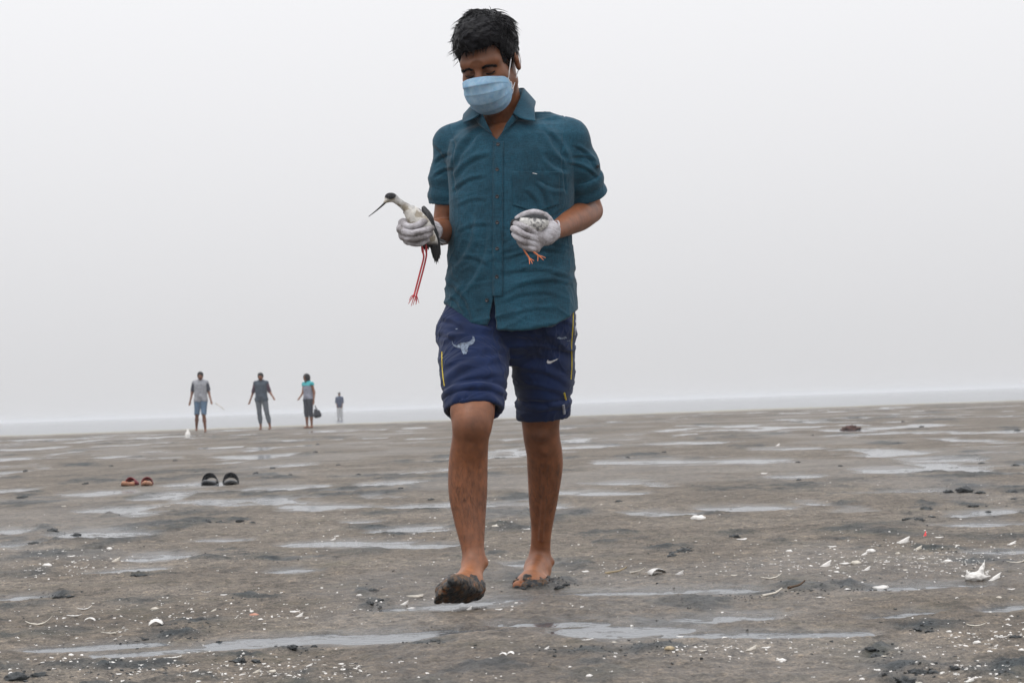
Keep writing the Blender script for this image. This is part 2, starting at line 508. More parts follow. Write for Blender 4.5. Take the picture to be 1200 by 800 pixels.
def build_ground():
    ys = np.concatenate([np.linspace(-40, 1.5, 24)[:-1], np.exp(np.linspace(math.log(1.5), math.log(3.1), 60))[:-1],
                         np.exp(np.linspace(math.log(3.1), math.log(95.0), 1150)), np.array([105, 130, 300.0])])
    t = np.linspace(-1, 1, 540)
    s = np.concatenate([-np.geomspace(60, 1.06, 26), t, np.geomspace(1.06, 60, 26)])
    half = np.maximum(0.36 * np.maximum(ys, 0) + 0.25, 1.4)
    X = s[None, :] * half[:, None]
    far = np.abs(s) > 1.0
    Y = np.repeat(ys[:, None], len(s), 1)
    X = np.clip(X, -900, 900)
    shp = X.shape
    H, pud, dark, damp = ground(X.ravel(), Y.ravel())
    V = np.stack([X.ravel(), Y.ravel(), H], 1)
    nx = shp[1]
    i = np.arange(shp[0] - 1)[:, None] * nx + np.arange(nx - 1)[None, :]
    F = np.stack([i, i + 1, i + 1 + nx, i + nx], -1).reshape(-1, 4)
    t = NT('mud')
    a = t.attr('mask')
    sep = t.node('ShaderNodeSeparateColor'); t.link(a, sep.inputs[0])
    co = t.coord()
    n_big = t.noise(1.3, 5, 0.6, co); n_med = t.noise(14, 5, 0.65, co); n_spk = t.noise(46, 4, 0.7, co); n_fine = t.noise(150, 5, 0.75, co); n_grit = t.noise(420, 2, 0.6, co)
    base = t.ramp(n_big, [(0.34, (0.092, 0.076, 0.060)), (0.5, (0.128, 0.108, 0.087)), (0.66, (0.162, 0.140, 0.116))])
    med = t.ramp(n_med, [(0.36, (0.6, 0.6, 0.6)), (0.5, (1, 1, 1)), (0.64, (1.3, 1.27, 1.24))])
    c1 = t.mix(1.0, base, med, 'MULTIPLY')
    gr = t.ramp(n_fine, [(0.36, (0.35, 0.35, 0.36)), (0.5, (1, 1, 1)), (0.64, (1.7, 1.66, 1.6))])
    c2 = t.mix(1.0, c1, gr, 'MULTIPLY')
    sp = t.ramp(n_spk, [(0.36, (0.45, 0.45, 0.46)), (0.46, (0.95, 0.95, 0.95)), (0.56, (1.05, 1.05, 1.04)), (0.66, (1.6, 1.57, 1.5))])
    c2 = t.mix(1.0, c2, sp, 'MULTIPLY')
    dk = t.ramp(n_med, [(0.36, (0.013, 0.017, 0.020)), (0.64, (0.046, 0.055, 0.059))])
    dkg = t.mix(1.0, dk, gr, 'MULTIPLY')
    c3 = t.mix(sep.outputs[1], c2, dkg)
    olive = t.ramp(t.noise(3.4, 4, 0.7, co), [(0.52, (0, 0, 0)), (0.70, (0.35, 0.35, 0.35))])
    ol_f = t.node('ShaderNodeSeparateColor'); t.link(olive, ol_f.inputs[0])
    c4 = t.mix(ol_f.outputs[0], c3, (0.085, 0.080, 0.050))
    wet = t.ramp(sep.outputs[2], [(0.3, (1, 1, 1)), (1.0, (0.62, 0.62, 0.63))])
    c5 = t.mix(1.0, c4, wet, 'MULTIPLY')
    bed = t.mix(sep.outputs[0], c5, (0.055, 0.052, 0.047))
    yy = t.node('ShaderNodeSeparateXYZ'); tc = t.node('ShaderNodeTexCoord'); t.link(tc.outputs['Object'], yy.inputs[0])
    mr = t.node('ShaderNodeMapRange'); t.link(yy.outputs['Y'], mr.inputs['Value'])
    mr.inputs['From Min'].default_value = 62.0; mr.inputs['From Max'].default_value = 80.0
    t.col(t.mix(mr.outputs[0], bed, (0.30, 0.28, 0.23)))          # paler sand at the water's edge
    rr = t.node('ShaderNodeMapRange'); t.link(sep.outputs[2], rr.inputs['Value'])
    rr.inputs['To Min'].default_value = 0.72; rr.inputs['To Max'].default_value = 0.22
    t.link(rr.outputs[0], t.b.inputs['Roughness'])
    t.set(**{'Specular_IOR_Level': 0.35})
    b0 = t.bump(n_med, 0.5, 0.014)
    b1 = t.bump(n_spk, 0.6, 0.010, b0)
    b2 = t.bump(n_fine, 0.55, 0.0050, b1)
    t.bump(n_grit, 0.35, 0.0018, b2)
    o = mesh_obj('mud_flat', V, F, t.m, cols={'mask': np.stack([pud, dark, damp], 1)})
    tag(o, kind='structure')

build_ground()

def water_mat(name, col, rough, wave, wscale, wdist):
    t = NT(name)
    co = t.coord(wscale)
    n = t.noise(1.0, 4, 0.55, co)
    t.col(col); t.set(Roughness=rough, IOR=1.27)
    t.bump(n, wave, wdist)
    return t.m

def build_water():
    ys = np.concatenate([np.linspace(-10, 3, 6), np.geomspace(3.4, 82, 120)])
    xs = np.array([-60, -25, -10, -4, 4, 10, 25, 60.0])
    Z = rise(ys) - 0.03 * sstep(72, 82, ys)
    V = np.array([(x, y, z) for y, z in zip(ys, Z) for x in xs])
    n = len(xs)
    F = [(j * n + i, j * n + i + 1, (j + 1) * n + i + 1, (j + 1) * n + i) for j in range(len(ys) - 1) for i in range(n - 1)]
    o = mesh_obj('puddle_water', V, F, water_mat('puddle_water', (0.070, 0.082, 0.094), 0.07, 0.30, (9, 7, 9), 0.02))
    tag(o, kind='structure')
    # the sea: one sheet to the horizon, with low swells near the shore
    ys = np.concatenate([np.geomspace(80, 400, 220), np.geomspace(420, 30000, 40)])
    t = np.linspace(-1, 1, 61)
    V = []
    for y in ys:
        w = max(70, y * 0.9)
        x = t * w
        a = 0.022 * (1 - float(sstep(160, 500, y)))
        z = a * np.sin(y * 0.75 + 1.6 * fbm2(x * 0.03, np.full_like(x, y * 0.03), 5, 2) * 3) * (0.6 + 0.8 * fbm2(x * 0.05, np.full_like(x, y * 0.12), 8, 2))
        V += [(xx, y, zz) for xx, zz in zip(x, z)]
    n = len(t)
    F = [(j * n + i, j * n + i + 1, (j + 1) * n + i + 1, (j + 1) * n + i) for j in range(len(ys) - 1) for i in range(n - 1)]
    o = mesh_obj('sea', V, F, water_mat('sea_water', (0.110, 0.128, 0.146), 0.14, 0.32, (0.8, 1.6, 1), 0.08))
    tag(o, kind='structure')

build_water()

def build_haze():
    x, y0, y1, z0, z1 = 31000, -2500, 31000, -1.6, 2.4
    V = [(-x, y0, z0), (x, y0, z0), (x, y1, z0), (-x, y1, z0), (-x, y0, z1), (x, y0, z1), (x, y1, z1), (-x, y1, z1)]
    F = [(0, 3, 2, 1), (4, 5, 6, 7), (0, 1, 5, 4), (1, 2, 6, 5), (2, 3, 7, 6), (3, 0, 4, 7)]
    m = bpy.data.materials.new('haze'); m.use_nodes = True
    n = m.node_tree.nodes; n.clear()
    out = n.new('ShaderNodeOutputMaterial'); pv = n.new('ShaderNodeVolumePrincipled')
    pv.inputs['Color'].default_value = (0.97, 0.98, 1.0, 1)
    pv.inputs['Density'].default_value = 0.0011
    pv.inputs['Anisotropy'].default_value = 0.2
    m.node_tree.links.new(pv.outputs[0], out.inputs['Volume'])
    o = mesh_obj('haze', V, F, m, smooth=False)
    tag(o, 'pale grey haze filling the air over the flat and the sea', 'haze', kind='stuff')

build_haze()

# ================================================================== THE WALKING MAN
def skin_mat(name, col, rough=0.48):
    t = NT(name)
    a = t.attr('tone')
    co = t.coord()
    n = t.noise(38, 5, 0.6, co); n2 = t.noise(420, 3, 0.6, co)
    lo = tuple(c * 0.80 for c in col); hi = tuple(c * 1.16 for c in col)
    c1 = t.ramp(n, [(0.35, lo), (0.65, hi)])
    c2 = t.mix(1.0, c1, a, 'MULTIPLY')
    t.col(c2)
    t.set(Roughness=rough, **{'Subsurface_Weight': 0.08, 'Subsurface_Scale': 0.006})
    t.b.inputs['Subsurface Radius'].default_value = (1.0, 0.35, 0.2)
    t.bump(n2, 0.25, 0.0012)
    return t.m

SKIN = skin_mat('brown_skin', (0.205, 0.073, 0.029))

def cloth_mat(name, col, weave=900, slub=True, var=0.22, rough=0.85, faded=None):
    t = NT(name)
    tc = t.node('ShaderNodeTexCoord')
    def stretch(sc):
        mp = t.node('ShaderNodeMapping'); mp.inputs['Scale'].default_value = sc
        t.link(tc.outputs['Object'], mp.inputs['Vector']); return mp.outputs[0]
    n = t.noise(9, 5, 0.65, stretch((1, 1, 1)))
    lo = tuple(c * (1 - var) for c in col); hi = tuple(c * (1 + var) for c in col)
    c = t.ramp(n, [(0.35, lo), (0.65, hi)])
    if slub:
        h = t.noise(1, 3, 0.6, stretch((60, 60, 620))); v = t.noise(1, 3, 0.6, stretch((620, 620, 50)))
        m = t.node('ShaderNodeMath', operation='ADD'); t.link(h, m.inputs[0]); t.link(v, m.inputs[1])
        k = t.ramp(m.outputs[0], [(0.80, (0.78, 0.79, 0.80)), (1.0, (1, 1, 1)), (1.22, (1.30, 1.28, 1.25))])
        c = t.mix(1.0, c, k, 'MULTIPLY')
        t.bump(m.outputs[0], 0.35, 0.0012)
    else:
        t.bump(t.noise(weave * 0.4, 3), 0.15, 0.001)
    t.col(c)
    t.set(Roughness=rough, **{'Specular_IOR_Level': 0.2})
    try: t.set(**{'Sheen_Weight': 0.12})
    except KeyError: pass
    return t.m

def folds(V, N, lines, sel=None):
    """press ridges and hollows into cloth: lines (u1, v1, u2, v2, width px, depth mm)"""
    u, v = PROJ(V)
    f = sstep(-0.05, 0.35, -N[:, 1])
    D = np.zeros(len(V))
    for u1, v1, u2, v2, w, a in lines:
        L = math.hypot(u2 - u1, v2 - v1)
        tx, ty = (u2 - u1) / L, (v2 - v1) / L
        s = (u - u1) * tx + (v - v1) * ty
        n = -(u - u1) * ty + (v - v1) * tx
        n = n + 0.10 * L * np.sin(np.clip(s / L, 0, 1) * math.pi)
        e = sstep(-0.15, 0.2, s / L) * (1 - sstep(0.75, 1.15, s / L))
        D += 0.001 * a * e * (np.exp(-(n / w) ** 2) - 0.85 * np.exp(-((n - 1.5 * w) / (0.9 * w)) ** 2))
    return V + N * (D * f)[:, None]

def wrinkle(V, N, scale, amp, seed, aniso=(1, 1, 1), mask=None):
    a = 0.9 * noise3(V * scale * 0.22 + 7, seed + 9)            # creases run in drifting directions
    ca, sa = np.cos(a), np.sin(a)
    q = np.stack([V[:, 0] * ca - V[:, 2] * sa, V[:, 1], V[:, 0] * sa + V[:, 2] * ca], 1) * scale * np.asarray(aniso)
    q = q + 0.6 * np.stack([noise3(q * 0.7 + 11, seed + 5), noise3(q * 0.7 + 31, seed + 6), noise3(q * 0.7 + 51, seed + 7)], 1)
    d = np.clip(1 - 2.6 * np.abs(fbm3(q, seed, 2)), 0, 1) ** 2.2 - 0.25
    d = d * (1 if mask is None else mask)
    return V + N * (amp * d)[:, None]

def patch(poly, bvh, step=0.5, off=0.0012, thick=0.0):
    """cloth piece or print lying on a surface: outline in pixels, dropped on the surface along the sight lines"""
    poly = np.asarray(poly, float)
    u0, v0 = poly.min(0); u1, v1 = poly.max(0)
    us = np.arange(u0, u1 + step, step); vs = np.arange(v0, v1 + step, step)
    U, W = np.meshgrid(us, vs)
    ins = np.zeros(U.shape, bool)
    j = len(poly) - 1
    for i in range(len(poly)):
        xi, yi = poly[i]; xj, yj = poly[j]
        c = ((yi > W) != (yj > W)) & (U < (xj - xi) * (W - yi) / (yj - yi + 1e-12) + xi)
        ins ^= c; j = i
    ids = -np.ones(U.shape, int); V = []
    for a in range(U.shape[0]):
        for b in range(U.shape[1]):
            if ins[a, b]:
                h = sight(bvh, U[a, b], W[a, b])
                if h is None: continue
                ids[a, b] = len(V); V.append(h[0] + h[1] * off)
    F = []
    for a in range(U.shape[0] - 1):
        for b in range(U.shape[1] - 1):
            q = (ids[a, b], ids[a + 1, b], ids[a + 1, b + 1], ids[a, b + 1])
            if min(q) >= 0: F.append(q)
    return np.array(V), F

def solid(o, t):
    m = o.modifiers.new('thickness', 'SOLIDIFY'); m.thickness = t; m.offset = 1.0
    return o

def rotm(yaw=0, pitch=0, roll=0):
    return np.array((Matrix.Rotation(yaw, 3, 'Z') @ Matrix.Rotation(pitch, 3, 'X') @ Matrix.Rotation(roll, 3, 'Y')))

# ---- joints (pixel of the photograph + metres ahead)
HC = P(573, 72, 5.80)                               # middle of the head
HM = rotm(R(-21), R(28), R(-4))                     # turned to his right, looking down
def hl(p): return HM.T @ (np.asarray(p, float) - HC)      # place -> head
def hw(p): return HC + np.asarray(p, float) @ HM.T        # head -> place

SH_L, SH_R = P(663, 168, 5.86), P(533, 174, 5.945)   # shoulders (his left is on the right of the picture)
EL_L, EL_R = P(692, 247, 5.97), P(521, 272, 5.98)
WR_L, WR_R = P(650, 271, 5.66), P(503, 270, 5.66)
NECK = P(592, 142, 5.92)

def foot(vx, M, o, k=0.014):
    """a bare foot in its own frame: x heel to toe, z up from the sole"""
    def w(x, y, z): return o + M @ np.array([x, y, z])
    vx.cone(w(.032, 0, .034), w(.055, 0, .046), .033, .036, k)
    vx.cone(w(.05, 0, .05), w(.155, -.004, .030), .038, .029, k)
    vx.ell(w(.165, 0, .024), (.052, .047, .025), M, k)
    vx.cone(w(.06, .018, .022), w(.16, .030, .018), .020, .017, k)
    vx.cone(w(.06, -.016, .022), w(.16, -.026, .018), .020, .017, k)
    toes = [(-.034, .238, .0135, .016), (-.012, .240, .0105, .013), (.007, .231, .010, .013), (.024, .219, .0095, .012), (.038, .203, .0095, .012)]
    for y, x, r, z in toes:
        vx.cone(w(.185 - abs(y) * .3, y * .92, z + .004), w(x - r, y * 1.12, z - .001), r * 1.0, r, 0.005)

# front foot (his right): heel down, toes up, turned out to the left of the picture
F_HEEL = P(568, 702, 5.61)
_fx = P(521, 695, 5.41) - F_HEEL; _fx /= np.linalg.norm(_fx)
_fz = np.array([0.0, 1.0, 0.50]); _fz -= _fx * (_fz @ _fx); _fz /= np.linalg.norm(_fz)
FM_R = np.stack([_fx, -np.cross(_fz, _fx), _fz], 1)      # mirrored: a right foot
FO_R = F_HEEL
# rear foot (his left): flat
_b = G(632, 683.5, 0.008)
_fx = np.array([-0.16, -1.0, 0.0]); _fx /= np.linalg.norm(_fx); _fz = np.array([0, 0, 1.0])
FM_L = np.stack([_fx, np.cross(_fz, _fx), _fz], 1)
FO_L = np.array([P(633, 680, 6.20)[0], 6.20, 0.004])

def build_body():
    vx = Vox((-0.46, 5.30, -0.01), (0.46, 6.40, 1.46), 0.0035)
    # torso core under the clothes
    vx.chain([(P(592, 146, 5.92), .070), (P(598, 200, 5.90), .085), (P(600, 270, 5.89), .09), (P(600, 340, 5.89), .09)], .04)
    vx.cone(P(588, 168, 5.85), P(590, 210, 5.84), .062, .07, .03)
    vx.cone(SH_L, P(604, 154, 5.90), .036, .045, .03); vx.cone(SH_R, P(582, 154, 5.92), .036, .045, .03)
    # arms
    for S, E, W_, s in ((SH_L, EL_L, WR_L, 1), (SH_R, EL_R, WR_R, -1)):
        m = S + (E - S) * 0.55
        vx.chain([(S, .038), (m, .040), (E, .038)], .003)
        q = E + (W_ - E) * 0.30
        vx.chain([(E, .0375), (q, .0410), (E + (W_ - E) * 0.5, .0375), (E + (W_ - E) * 0.75, .031), (W_ - (W_ - E) * .06, .0255), (W_ + (W_ - E) * 0.06, .020)], .002)
    # pelvis and legs from their outlines: (v, u left, u right, Y)
    hipR, hipL = P(558, 405, 5.86), P(636, 405, 5.90)
    vx.cone(P(598, 340, 5.90), P(598, 372, 5.90), .09, .075, .04)
    legR = [(478, 529, 580, 5.70), (497, 529.5, 577, 5.665), (512, 530, 573, 5.672), (541, 526, 571.5, 5.70), (574, 525.5, 571, 5.705), (606, 531.5, 569, 5.69), (639, 540, 567.5, 5.665), (661, 544, 568, 5.65)]
    legL = [(470, 607, 660, 5.97), (492, 611, 656, 6.00), (512, 613.5, 656, 6.02), (531, 617, 659, 6.06), (551, 618, 659, 6.09), (590, 620, 652.5, 6.13), (622, 622.5, 646.5, 6.16), (645, 621, 645, 6.18), (664, 618, 646, 6.175)]
    for leg, hip in ((legR, hipR), (legL, hipL)):
        pts = [(P((a + b) / 2, v, Y), (b - a) / 2 * Y / FPX) for v, a, b, Y in leg]
        vx.chain([(hip, .070), pts[0]], .03)
        vx.chain(pts, .002)
        # shin bone and calf give the leg its depth
    # kneecaps, the bump below them, the muscle above, the shin edge
    vx.ell(P(551, 498, 5.636), (.024, .020, .027), None, .010); vx.ell(P(551, 520, 5.648), (.013, .013, .016), None, .016)
    vx.ell(P(537, 481, 5.672), (.020, .022, .028), None, .018); vx.ell(P(568, 480, 5.670), (.022, .024, .030), None, .018)
    vx.chain([(P(551, 524, 5.652), .011), (P(549, 560, 5.670), .010), (P(552, 600, 5.667), .009), (P(556, 640, 5.647), .008)], .020)
    vx.ell(P(634, 507, 5.964), (.021, .018, .025), None, .010); vx.ell(P(636, 526, 5.992), (.012, .012, .015), None, .016)
    vx.chain([(P(637, 532, 6.022), .010), (P(638, 565, 6.055), .0095), (P(636, 600, 6.096), .009), (P(634, 632, 6.136), .008)], .020)
    vx.cone(P(549, 545, 5.755), P(552, 590, 5.74), .040, .030, .03)
    vx.cone(P(639, 545, 6.13), P(638, 585, 6.16), .036, .028, .03)
    foot(vx, FM_R, FO_R); foot(vx, FM_L, FO_L)
    vx.cone(P(556, 655, 5.652), FO_R + FM_R @ np.array([.045, 0, .05]), .029, .036, .015)
    vx.cone(P(632, 655, 6.178), FO_L + FM_L @ np.array([.045, 0, .05]), .031, .036, .015)
    for u, v, Y in ((545.5, 661, 5.65), (568, 659, 5.655), (619.5, 660, 6.18), (646, 658, 6.185)):
        vx.ell(P(u, v, Y), (.011, .013, .013), None, .012)
    V, F = vx.mesh()
    V = relax(V, F, 4, 0.5)
    # toneless map: dusty pale ankles, darker knees
    u, v = PROJ(V)
    tone = np.ones((len(V), 3))
    z = V[:, 2]
    leg = z < 0.62
    pale = np.exp(-((v - 672) / 14.0) ** 2) * leg
    tone *= (1 + 0.55 * pale)[:, None] * np.array([1, 1.12, 1.22]) ** pale[:, None]
    knee = np.exp(-(((u - 552) / 20) ** 2 + ((v - 503) / 16) ** 2)) * (u < 598) + np.exp(-(((u - 634) / 18) ** 2 + ((v - 512) / 15) ** 2)) * (u > 598)
    tone *= (1 - 0.38 * np.clip(knee, 0, 1) * leg)[:, None]
    tone *= (1 + 0.22 * fbm3(V * 14, 3, 4))[:, None]
    return V, F, tone

def build_head():
    vx = Vox((-0.12, -0.16, -0.26), (0.12, 0.17, 0.16), 0.0021)
    vx.ell((0, .014, .034), (.0755, .097, .090), None, 0)
    vx.ell((0, -.030, -.040), (.060, .066, .076), None, .03)
    vx.cone((.050, -.005, -.070), (.012, -.074, -.112), .022, .016, .03)
    vx.cone((-.050, -.005, -.070), (-.012, -.074, -.112), .022, .016, .03)
    vx.cone((-.012, -.080, -.108), (.012, -.080, -.108), .018, .018, .02)
    for s in (-1, 1):
        vx.ell((s * .042, -.060, -.030), (.026, .026, .026), None, .03)
        vx.cone((s * .012, -.084, .022), (s * .046, -.066, .022), .012, .013, .03)
    for s in (-1, 1):
        vx.ell((s * .032, -.099, -.002), (.018, .012, .0110), None, .012, 'cut')
        vx.ell((s * .0325, -.0765, -.005), (.0165, .0150, .0135), None, .006)
        vx.cone((s * .0175, -.0885, .0045), (s * .047, -.0775, .0035), .0030, .0028, .004)        # lid fold
        vx.cone((s * .018, -.0895, -.0135), (s * .046, -.078, -.0125), .0028, .0025, .006)
    vx.cone((0, -.090, .010), (0, -.116, -.034), .0085, .0125, .010)
    for s in (-1, 1): vx.ell((s * .013, -.104, -.040), (.009, .011, .008), None, .007)
    vx.cone((-.018, -.094, -.070), (.018, -.094, -.070), .0065, .0065, .008)
    vx.cone((-.014, -.093, -.082), (.014, -.093, -.082), .0075, .0075, .006)
    for s in (-1, 1):
        Rm = rotm(s * R(16), R(-8), 0)
        c = np.array([s * .079, .016, -.008])
        vx.ell(c, (.0085, .021, .033), Rm, .006)
        vx.ell(c + Rm @ np.array([s * .007, -.002, .004]), (.006, .012, .020), Rm, .005, 'cut')
        vx.ell(c + Rm @ np.array([s * .001, -.006, -.026]), (.007, .010, .011), Rm, .006)
        vx.ell(c + Rm @ np.array([s * .004, -.014, -.006]), (.004, .005, .008), Rm, .004)
    nb = hl(P(592, 150, 5.91))
    vx.cone((0, .030, -.045), nb, .056, .062, .03)
    vx.cone((0, -.045, -.085), hl(P(586, 150, 5.86)), .020, .020, .045)
    V, F = vx.mesh()
    V = relax(V, F, 1, 0.4)
    tone = np.ones((len(V), 3))
    x, y, z = V.T
    cheek = np.exp(-(((np.abs(x) - .05) / .022) ** 2 + ((z + .03) / .02) ** 2)) * (y < -.02)
    lid = np.exp(-(((np.abs(x) - .0325) / .017) ** 2 + ((z + .004) / .011) ** 2)) * (y < -.06)  # shade round the eyes, painted into the skin tone
    tone *= (1 - 0.35 * lid + 0.10 * cheek)[:, None]
    tone *= (0.84 + 0.2 * fbm3(V * 30, 3, 3))[:, None]  # head toned down: shade of the bowed face put into colour, plus random mottling
    return V, F, tone

BV, BF, BT = build_body()
HV, HF, HT = build_head()
HVw = hw(HV)
HEAD_BVH_L = bvh_of(HV, HF)
BODY_BVH = bvh_of(BV, BF)
man = mesh_obj('person', np.vstack([BV, HVw]), np.vstack([BF, HF + len(BV)]), SKIN, cols={'tone': np.vstack([BT, HT])})
tag(man, 'barefoot man in teal shirt and face mask walking with a bird in each hand', 'person')

# ------------------------------------------------------------------ shirt
SHIRT = cloth_mat('teal_linen', (0.0102, 0.052, 0.084), var=0.28)
TYAW = R(-12)

def torso_field(rows, Yc, yaw, n=2.5):
    """rows: (v, u left, u right, half depth)"""
    zs, cx, aa, bb = [], [], [], []
    for v, uL, uR, b in rows:
        L, Rr = P(uL, v, Yc), P(uR, v, Yc)
        zs.append((L[2] + Rr[2]) / 2); cx.append((L[0] + Rr[0]) / 2); aa.append((Rr[0] - L[0]) / 2); bb.append(b)
    o = np.argsort(zs); zs, cx, aa, bb = (np.array(q)[o] for q in (zs, cx, aa, bb))
    ca, sa = math.cos(-yaw), math.sin(-yaw)
    def f(X, Y, Z):
        z = Z.ravel()
        c = np.interp(z, zs, cx).reshape(Z.shape); a = np.interp(z, zs, aa).reshape(Z.shape); b = np.interp(z, zs, bb).reshape(Z.shape)
        x = X - c; y = Y - Yc
        xl = ca * x - sa * y; yl = sa * x + ca * y
        r = (np.abs(xl / a) ** n + np.abs(yl / b) ** n) ** (1 / n)
        d = (r - 1) * np.minimum(a, b) * 0.9
        return np.maximum(d, np.maximum(Z - zs[-1], zs[0] - Z))
    lo = (min(cx - aa) - .05, Yc - max(bb) - .05, zs[0]); hi = (max(cx + aa) + .05, Yc + max(bb) + .05, zs[-1])
    return f, lo, hi

def uvgrid(X, Y, Z):
    qx, qy, qz = X - C0[0], Y - C0[1], Z - C0[2]
    d = qx * FWD[0] + qy * FWD[1] + qz * FWD[2]
    return (600 + FPX * (qx * RGT[0] + qy * RGT[1] + qz * RGT[2]) / d, 400 - FPX * (qx * UPV[0] + qy * UPV[1] + qz * UPV[2]) / d)

def full(vx):
    return np.array([a[0] for a in vx.ax]), np.array([a[-1] for a in vx.ax])

def build_shirt():
    vx = Vox((-0.30, 5.66, 0.72), (0.34, 6.10, 1.42), 0.0028)
    rows = [(146, 556, 646, .070), (152, 540, 662, .088), (163, 527, 676, .104), (185, 523, 679, .118), (220, 526, 674, .122), (260, 527, 671, .122),
            (300, 525, 672, .123), (340, 522, 675, .130), (372, 521, 677, .138), (405, 520, 677, .144)]
    f, lo, hi = torso_field(rows, 5.88, TYAW)
    vx.put(f, lo, hi, 0)
    vx.cone(P(577, 146, 5.92), P(527, 167, 5.95), .050, .048, .03)
    vx.cone(P(612, 139, 5.90), P(668, 161, 5.85), .050, .052, .03)
    vx.cone(P(592, 142, 5.93), P(600, 170, 5.93), .070, .08, .03)
    slR = [P(530, 168, 5.95), P(526, 205, 5.97), P(524, 246, 5.98)]
    slL = [P(667, 162, 5.85), P(679, 195, 5.88), P(689, 236, 5.93)]
    vx.chain([(slR[0], .052), (slR[1], .054), (slR[2], .053)], .018)
    vx.chain([(slL[0], .054), (slL[1], .057), (slL[2], .053)], .018)
    # rolled cuffs
    cuffs = []
    for sl, t0, t1, r in ((slR, P(526, 206, 5.97), P(524.5, 240, 5.98), .0600), (slL, P(682, 207, 5.89), P(687.5, 229, 5.92), .0615)):
        ax = (t1 - t0) / np.linalg.norm(t1 - t0)
        def band(X, Y, Z, a=t0, b=t1, ax=ax, r=r):
            t = (X - a[0]) * ax[0] + (Y - a[1]) * ax[1] + (Z - a[2]) * ax[2]
            rr = np.sqrt(np.maximum((X - a[0] - t * ax[0]) ** 2 + (Y - a[1] - t * ax[1]) ** 2 + (Z - a[2] - t * ax[2]) ** 2, 1e-9))
            return np.maximum(rr - r - .0025 * np.sin(t * 130), -t)
        vx.put(band, np.minimum(t0, t1) - r - .01, np.maximum(t0, t1) + r + .04, .002)
        def cutp(X, Y, Z, q=t1, n=ax): return -((X - q[0]) * n[0] + (Y - q[1]) * n[1] + (Z - q[2]) * n[2])
        c = t1 + ax * .06
        vx.put(cutp, c - .075, c + .075, 0.003, 'cut')
        vx.cone(t1 - ax * .03, t1 + ax * .05, r - .0085, r - .0075, 0, 'cut')
        cuffs.append((t0, t1, ax, r))
    # neck opening
    vx.cone(P(590, 98, 5.90), P(591, 146, 5.905), .062, .058, .006, 'cut')
    def vneck(X, Y, Z):
        u, v = uvgrid(X, Y, Z)
        a = (556 + (v - 136) * (582 - 556) / 28.0) - u
        b = u - (604 - (v - 133) * (604 - 583) / 30.0)
        return np.maximum(np.maximum(a, b) / 397.0, Y - 5.86)
    vx.put(vneck, P(545, 170, 5.74), P(615, 110, 5.86) + np.array([0, 0, .03]), 0.002, 'cut')
    # hem: two curved shirt tails, open in front below the last button
    hu = np.array([500, 515, 522, 540, 552, 560, 573, 579, 581, 600, 625, 645, 662, 677, 690])
    hv = np.array([346, 351, 356, 368, 378, 380, 381, 383, 385.5, 386.5, 385.5, 382, 374, 361, 352])
    def hem(X, Y, Z):
        u, v = uvgrid(X, Y, Z)
        h = np.interp(u.ravel(), hu, hv).reshape(u.shape)
        return (h - v) / 397.0
    lo, hi = full(vx)
    vx.put(hem, lo, (hi[0], hi[1], P(600, 335, 5.9)[2]), 0.0, 'cut')
    F = vx.F
    sl, (X, Y, Z) = vx._box(lo, (hi[0], hi[1], P(600, 335, 5.9)[2]))
    q = -(hem(X, Y, Z) - 0.055)                   # hollow below: q < 0 near the hem
    A = F[sl]
    F[sl] = np.maximum(A, -np.maximum(A + 0.008, q))
    def slit(X, Y, Z):
        u, v = uvgrid(X, Y, Z)
        h = np.clip((v - 348) / 36.0, 0, 1.2)
        return np.maximum(np.maximum((578.2 - 7.5 * h) - u, u - (579.0 + 4.0 * h)) / 397.0, Y - 5.85)
    vx.put(slit, P(570, 392, 5.70), P(588, 345, 5.86), 0.0, 'cut')
    V, Fc = vx.mesh()
    V = relax(V, Fc, 2, 0.5)
    N = normals(V, Fc)
    u, v = PROJ(V)
    lines = [(528, 196, 560, 150, 5, 5), (531, 205, 572, 178, 5, 4.5), (530, 222, 566, 205, 4, 3.5), (662, 190, 640, 160, 5, 5), (664, 205, 636, 186, 5, 4.5),
             (662, 225, 628, 215, 4, 3.5), (664, 248, 640, 262, 4, 4), (560, 250, 532, 320, 6, 4), (575, 262, 545, 345, 5, 3.5), (596, 300, 668, 296, 4, 3.5),
             (592, 318, 672, 326, 4, 4), (600, 336, 674, 332, 4, 3.5), (590, 352, 660, 345, 4, 3), (600, 368, 650, 362, 4, 2.5), (528, 330, 556, 376, 4.5, 4.5),
             (524, 345, 545, 366, 3, 2.5), (540, 300, 574, 310, 4, 2.5), (536, 270, 574, 262, 4, 2.5), (605, 255, 655, 285, 5, 3), (632, 215, 645, 245, 4, 4),
             (618, 222, 636, 248, 4, 3.5), (560, 160, 545, 182, 5, 3), (640, 150, 668, 190, 4, 3.5), (676, 170, 700, 196, 3.5, 4), (668, 190, 701, 207, 3.2, 4.5), (672, 182, 700, 188, 3, 3.5),
             (508, 190, 528, 178, 3.5, 4), (508, 205, 530, 196, 3.2, 4), (510, 170, 524, 190, 3, 3), (590, 280, 655, 272, 4, 2.5), (535, 240, 570, 232, 4, 2)]
    # sharper, narrower creases; the level ones over the belly are shallow
    V = folds(V, N, [(a, b, c, d, w * .72, m * (.62 if abs(d - b) < .2 * abs(c - a) and b > 240 else .95)) for a, b, c, d, w, m in lines])
    N = normals(V, Fc)
    bel = sstep(230, 330, v) * 0.8 + 0.35
    V = wrinkle(V, N, 7, 0.0042, 20, (0.8, 0.8, 1.5), bel)
    V = wrinkle(V, N, 16, 0.0020, 26, (0.9, 0.9, 1.2), bel)
    # seams: yoke / armhole hollows
    D = np.zeros(len(V))
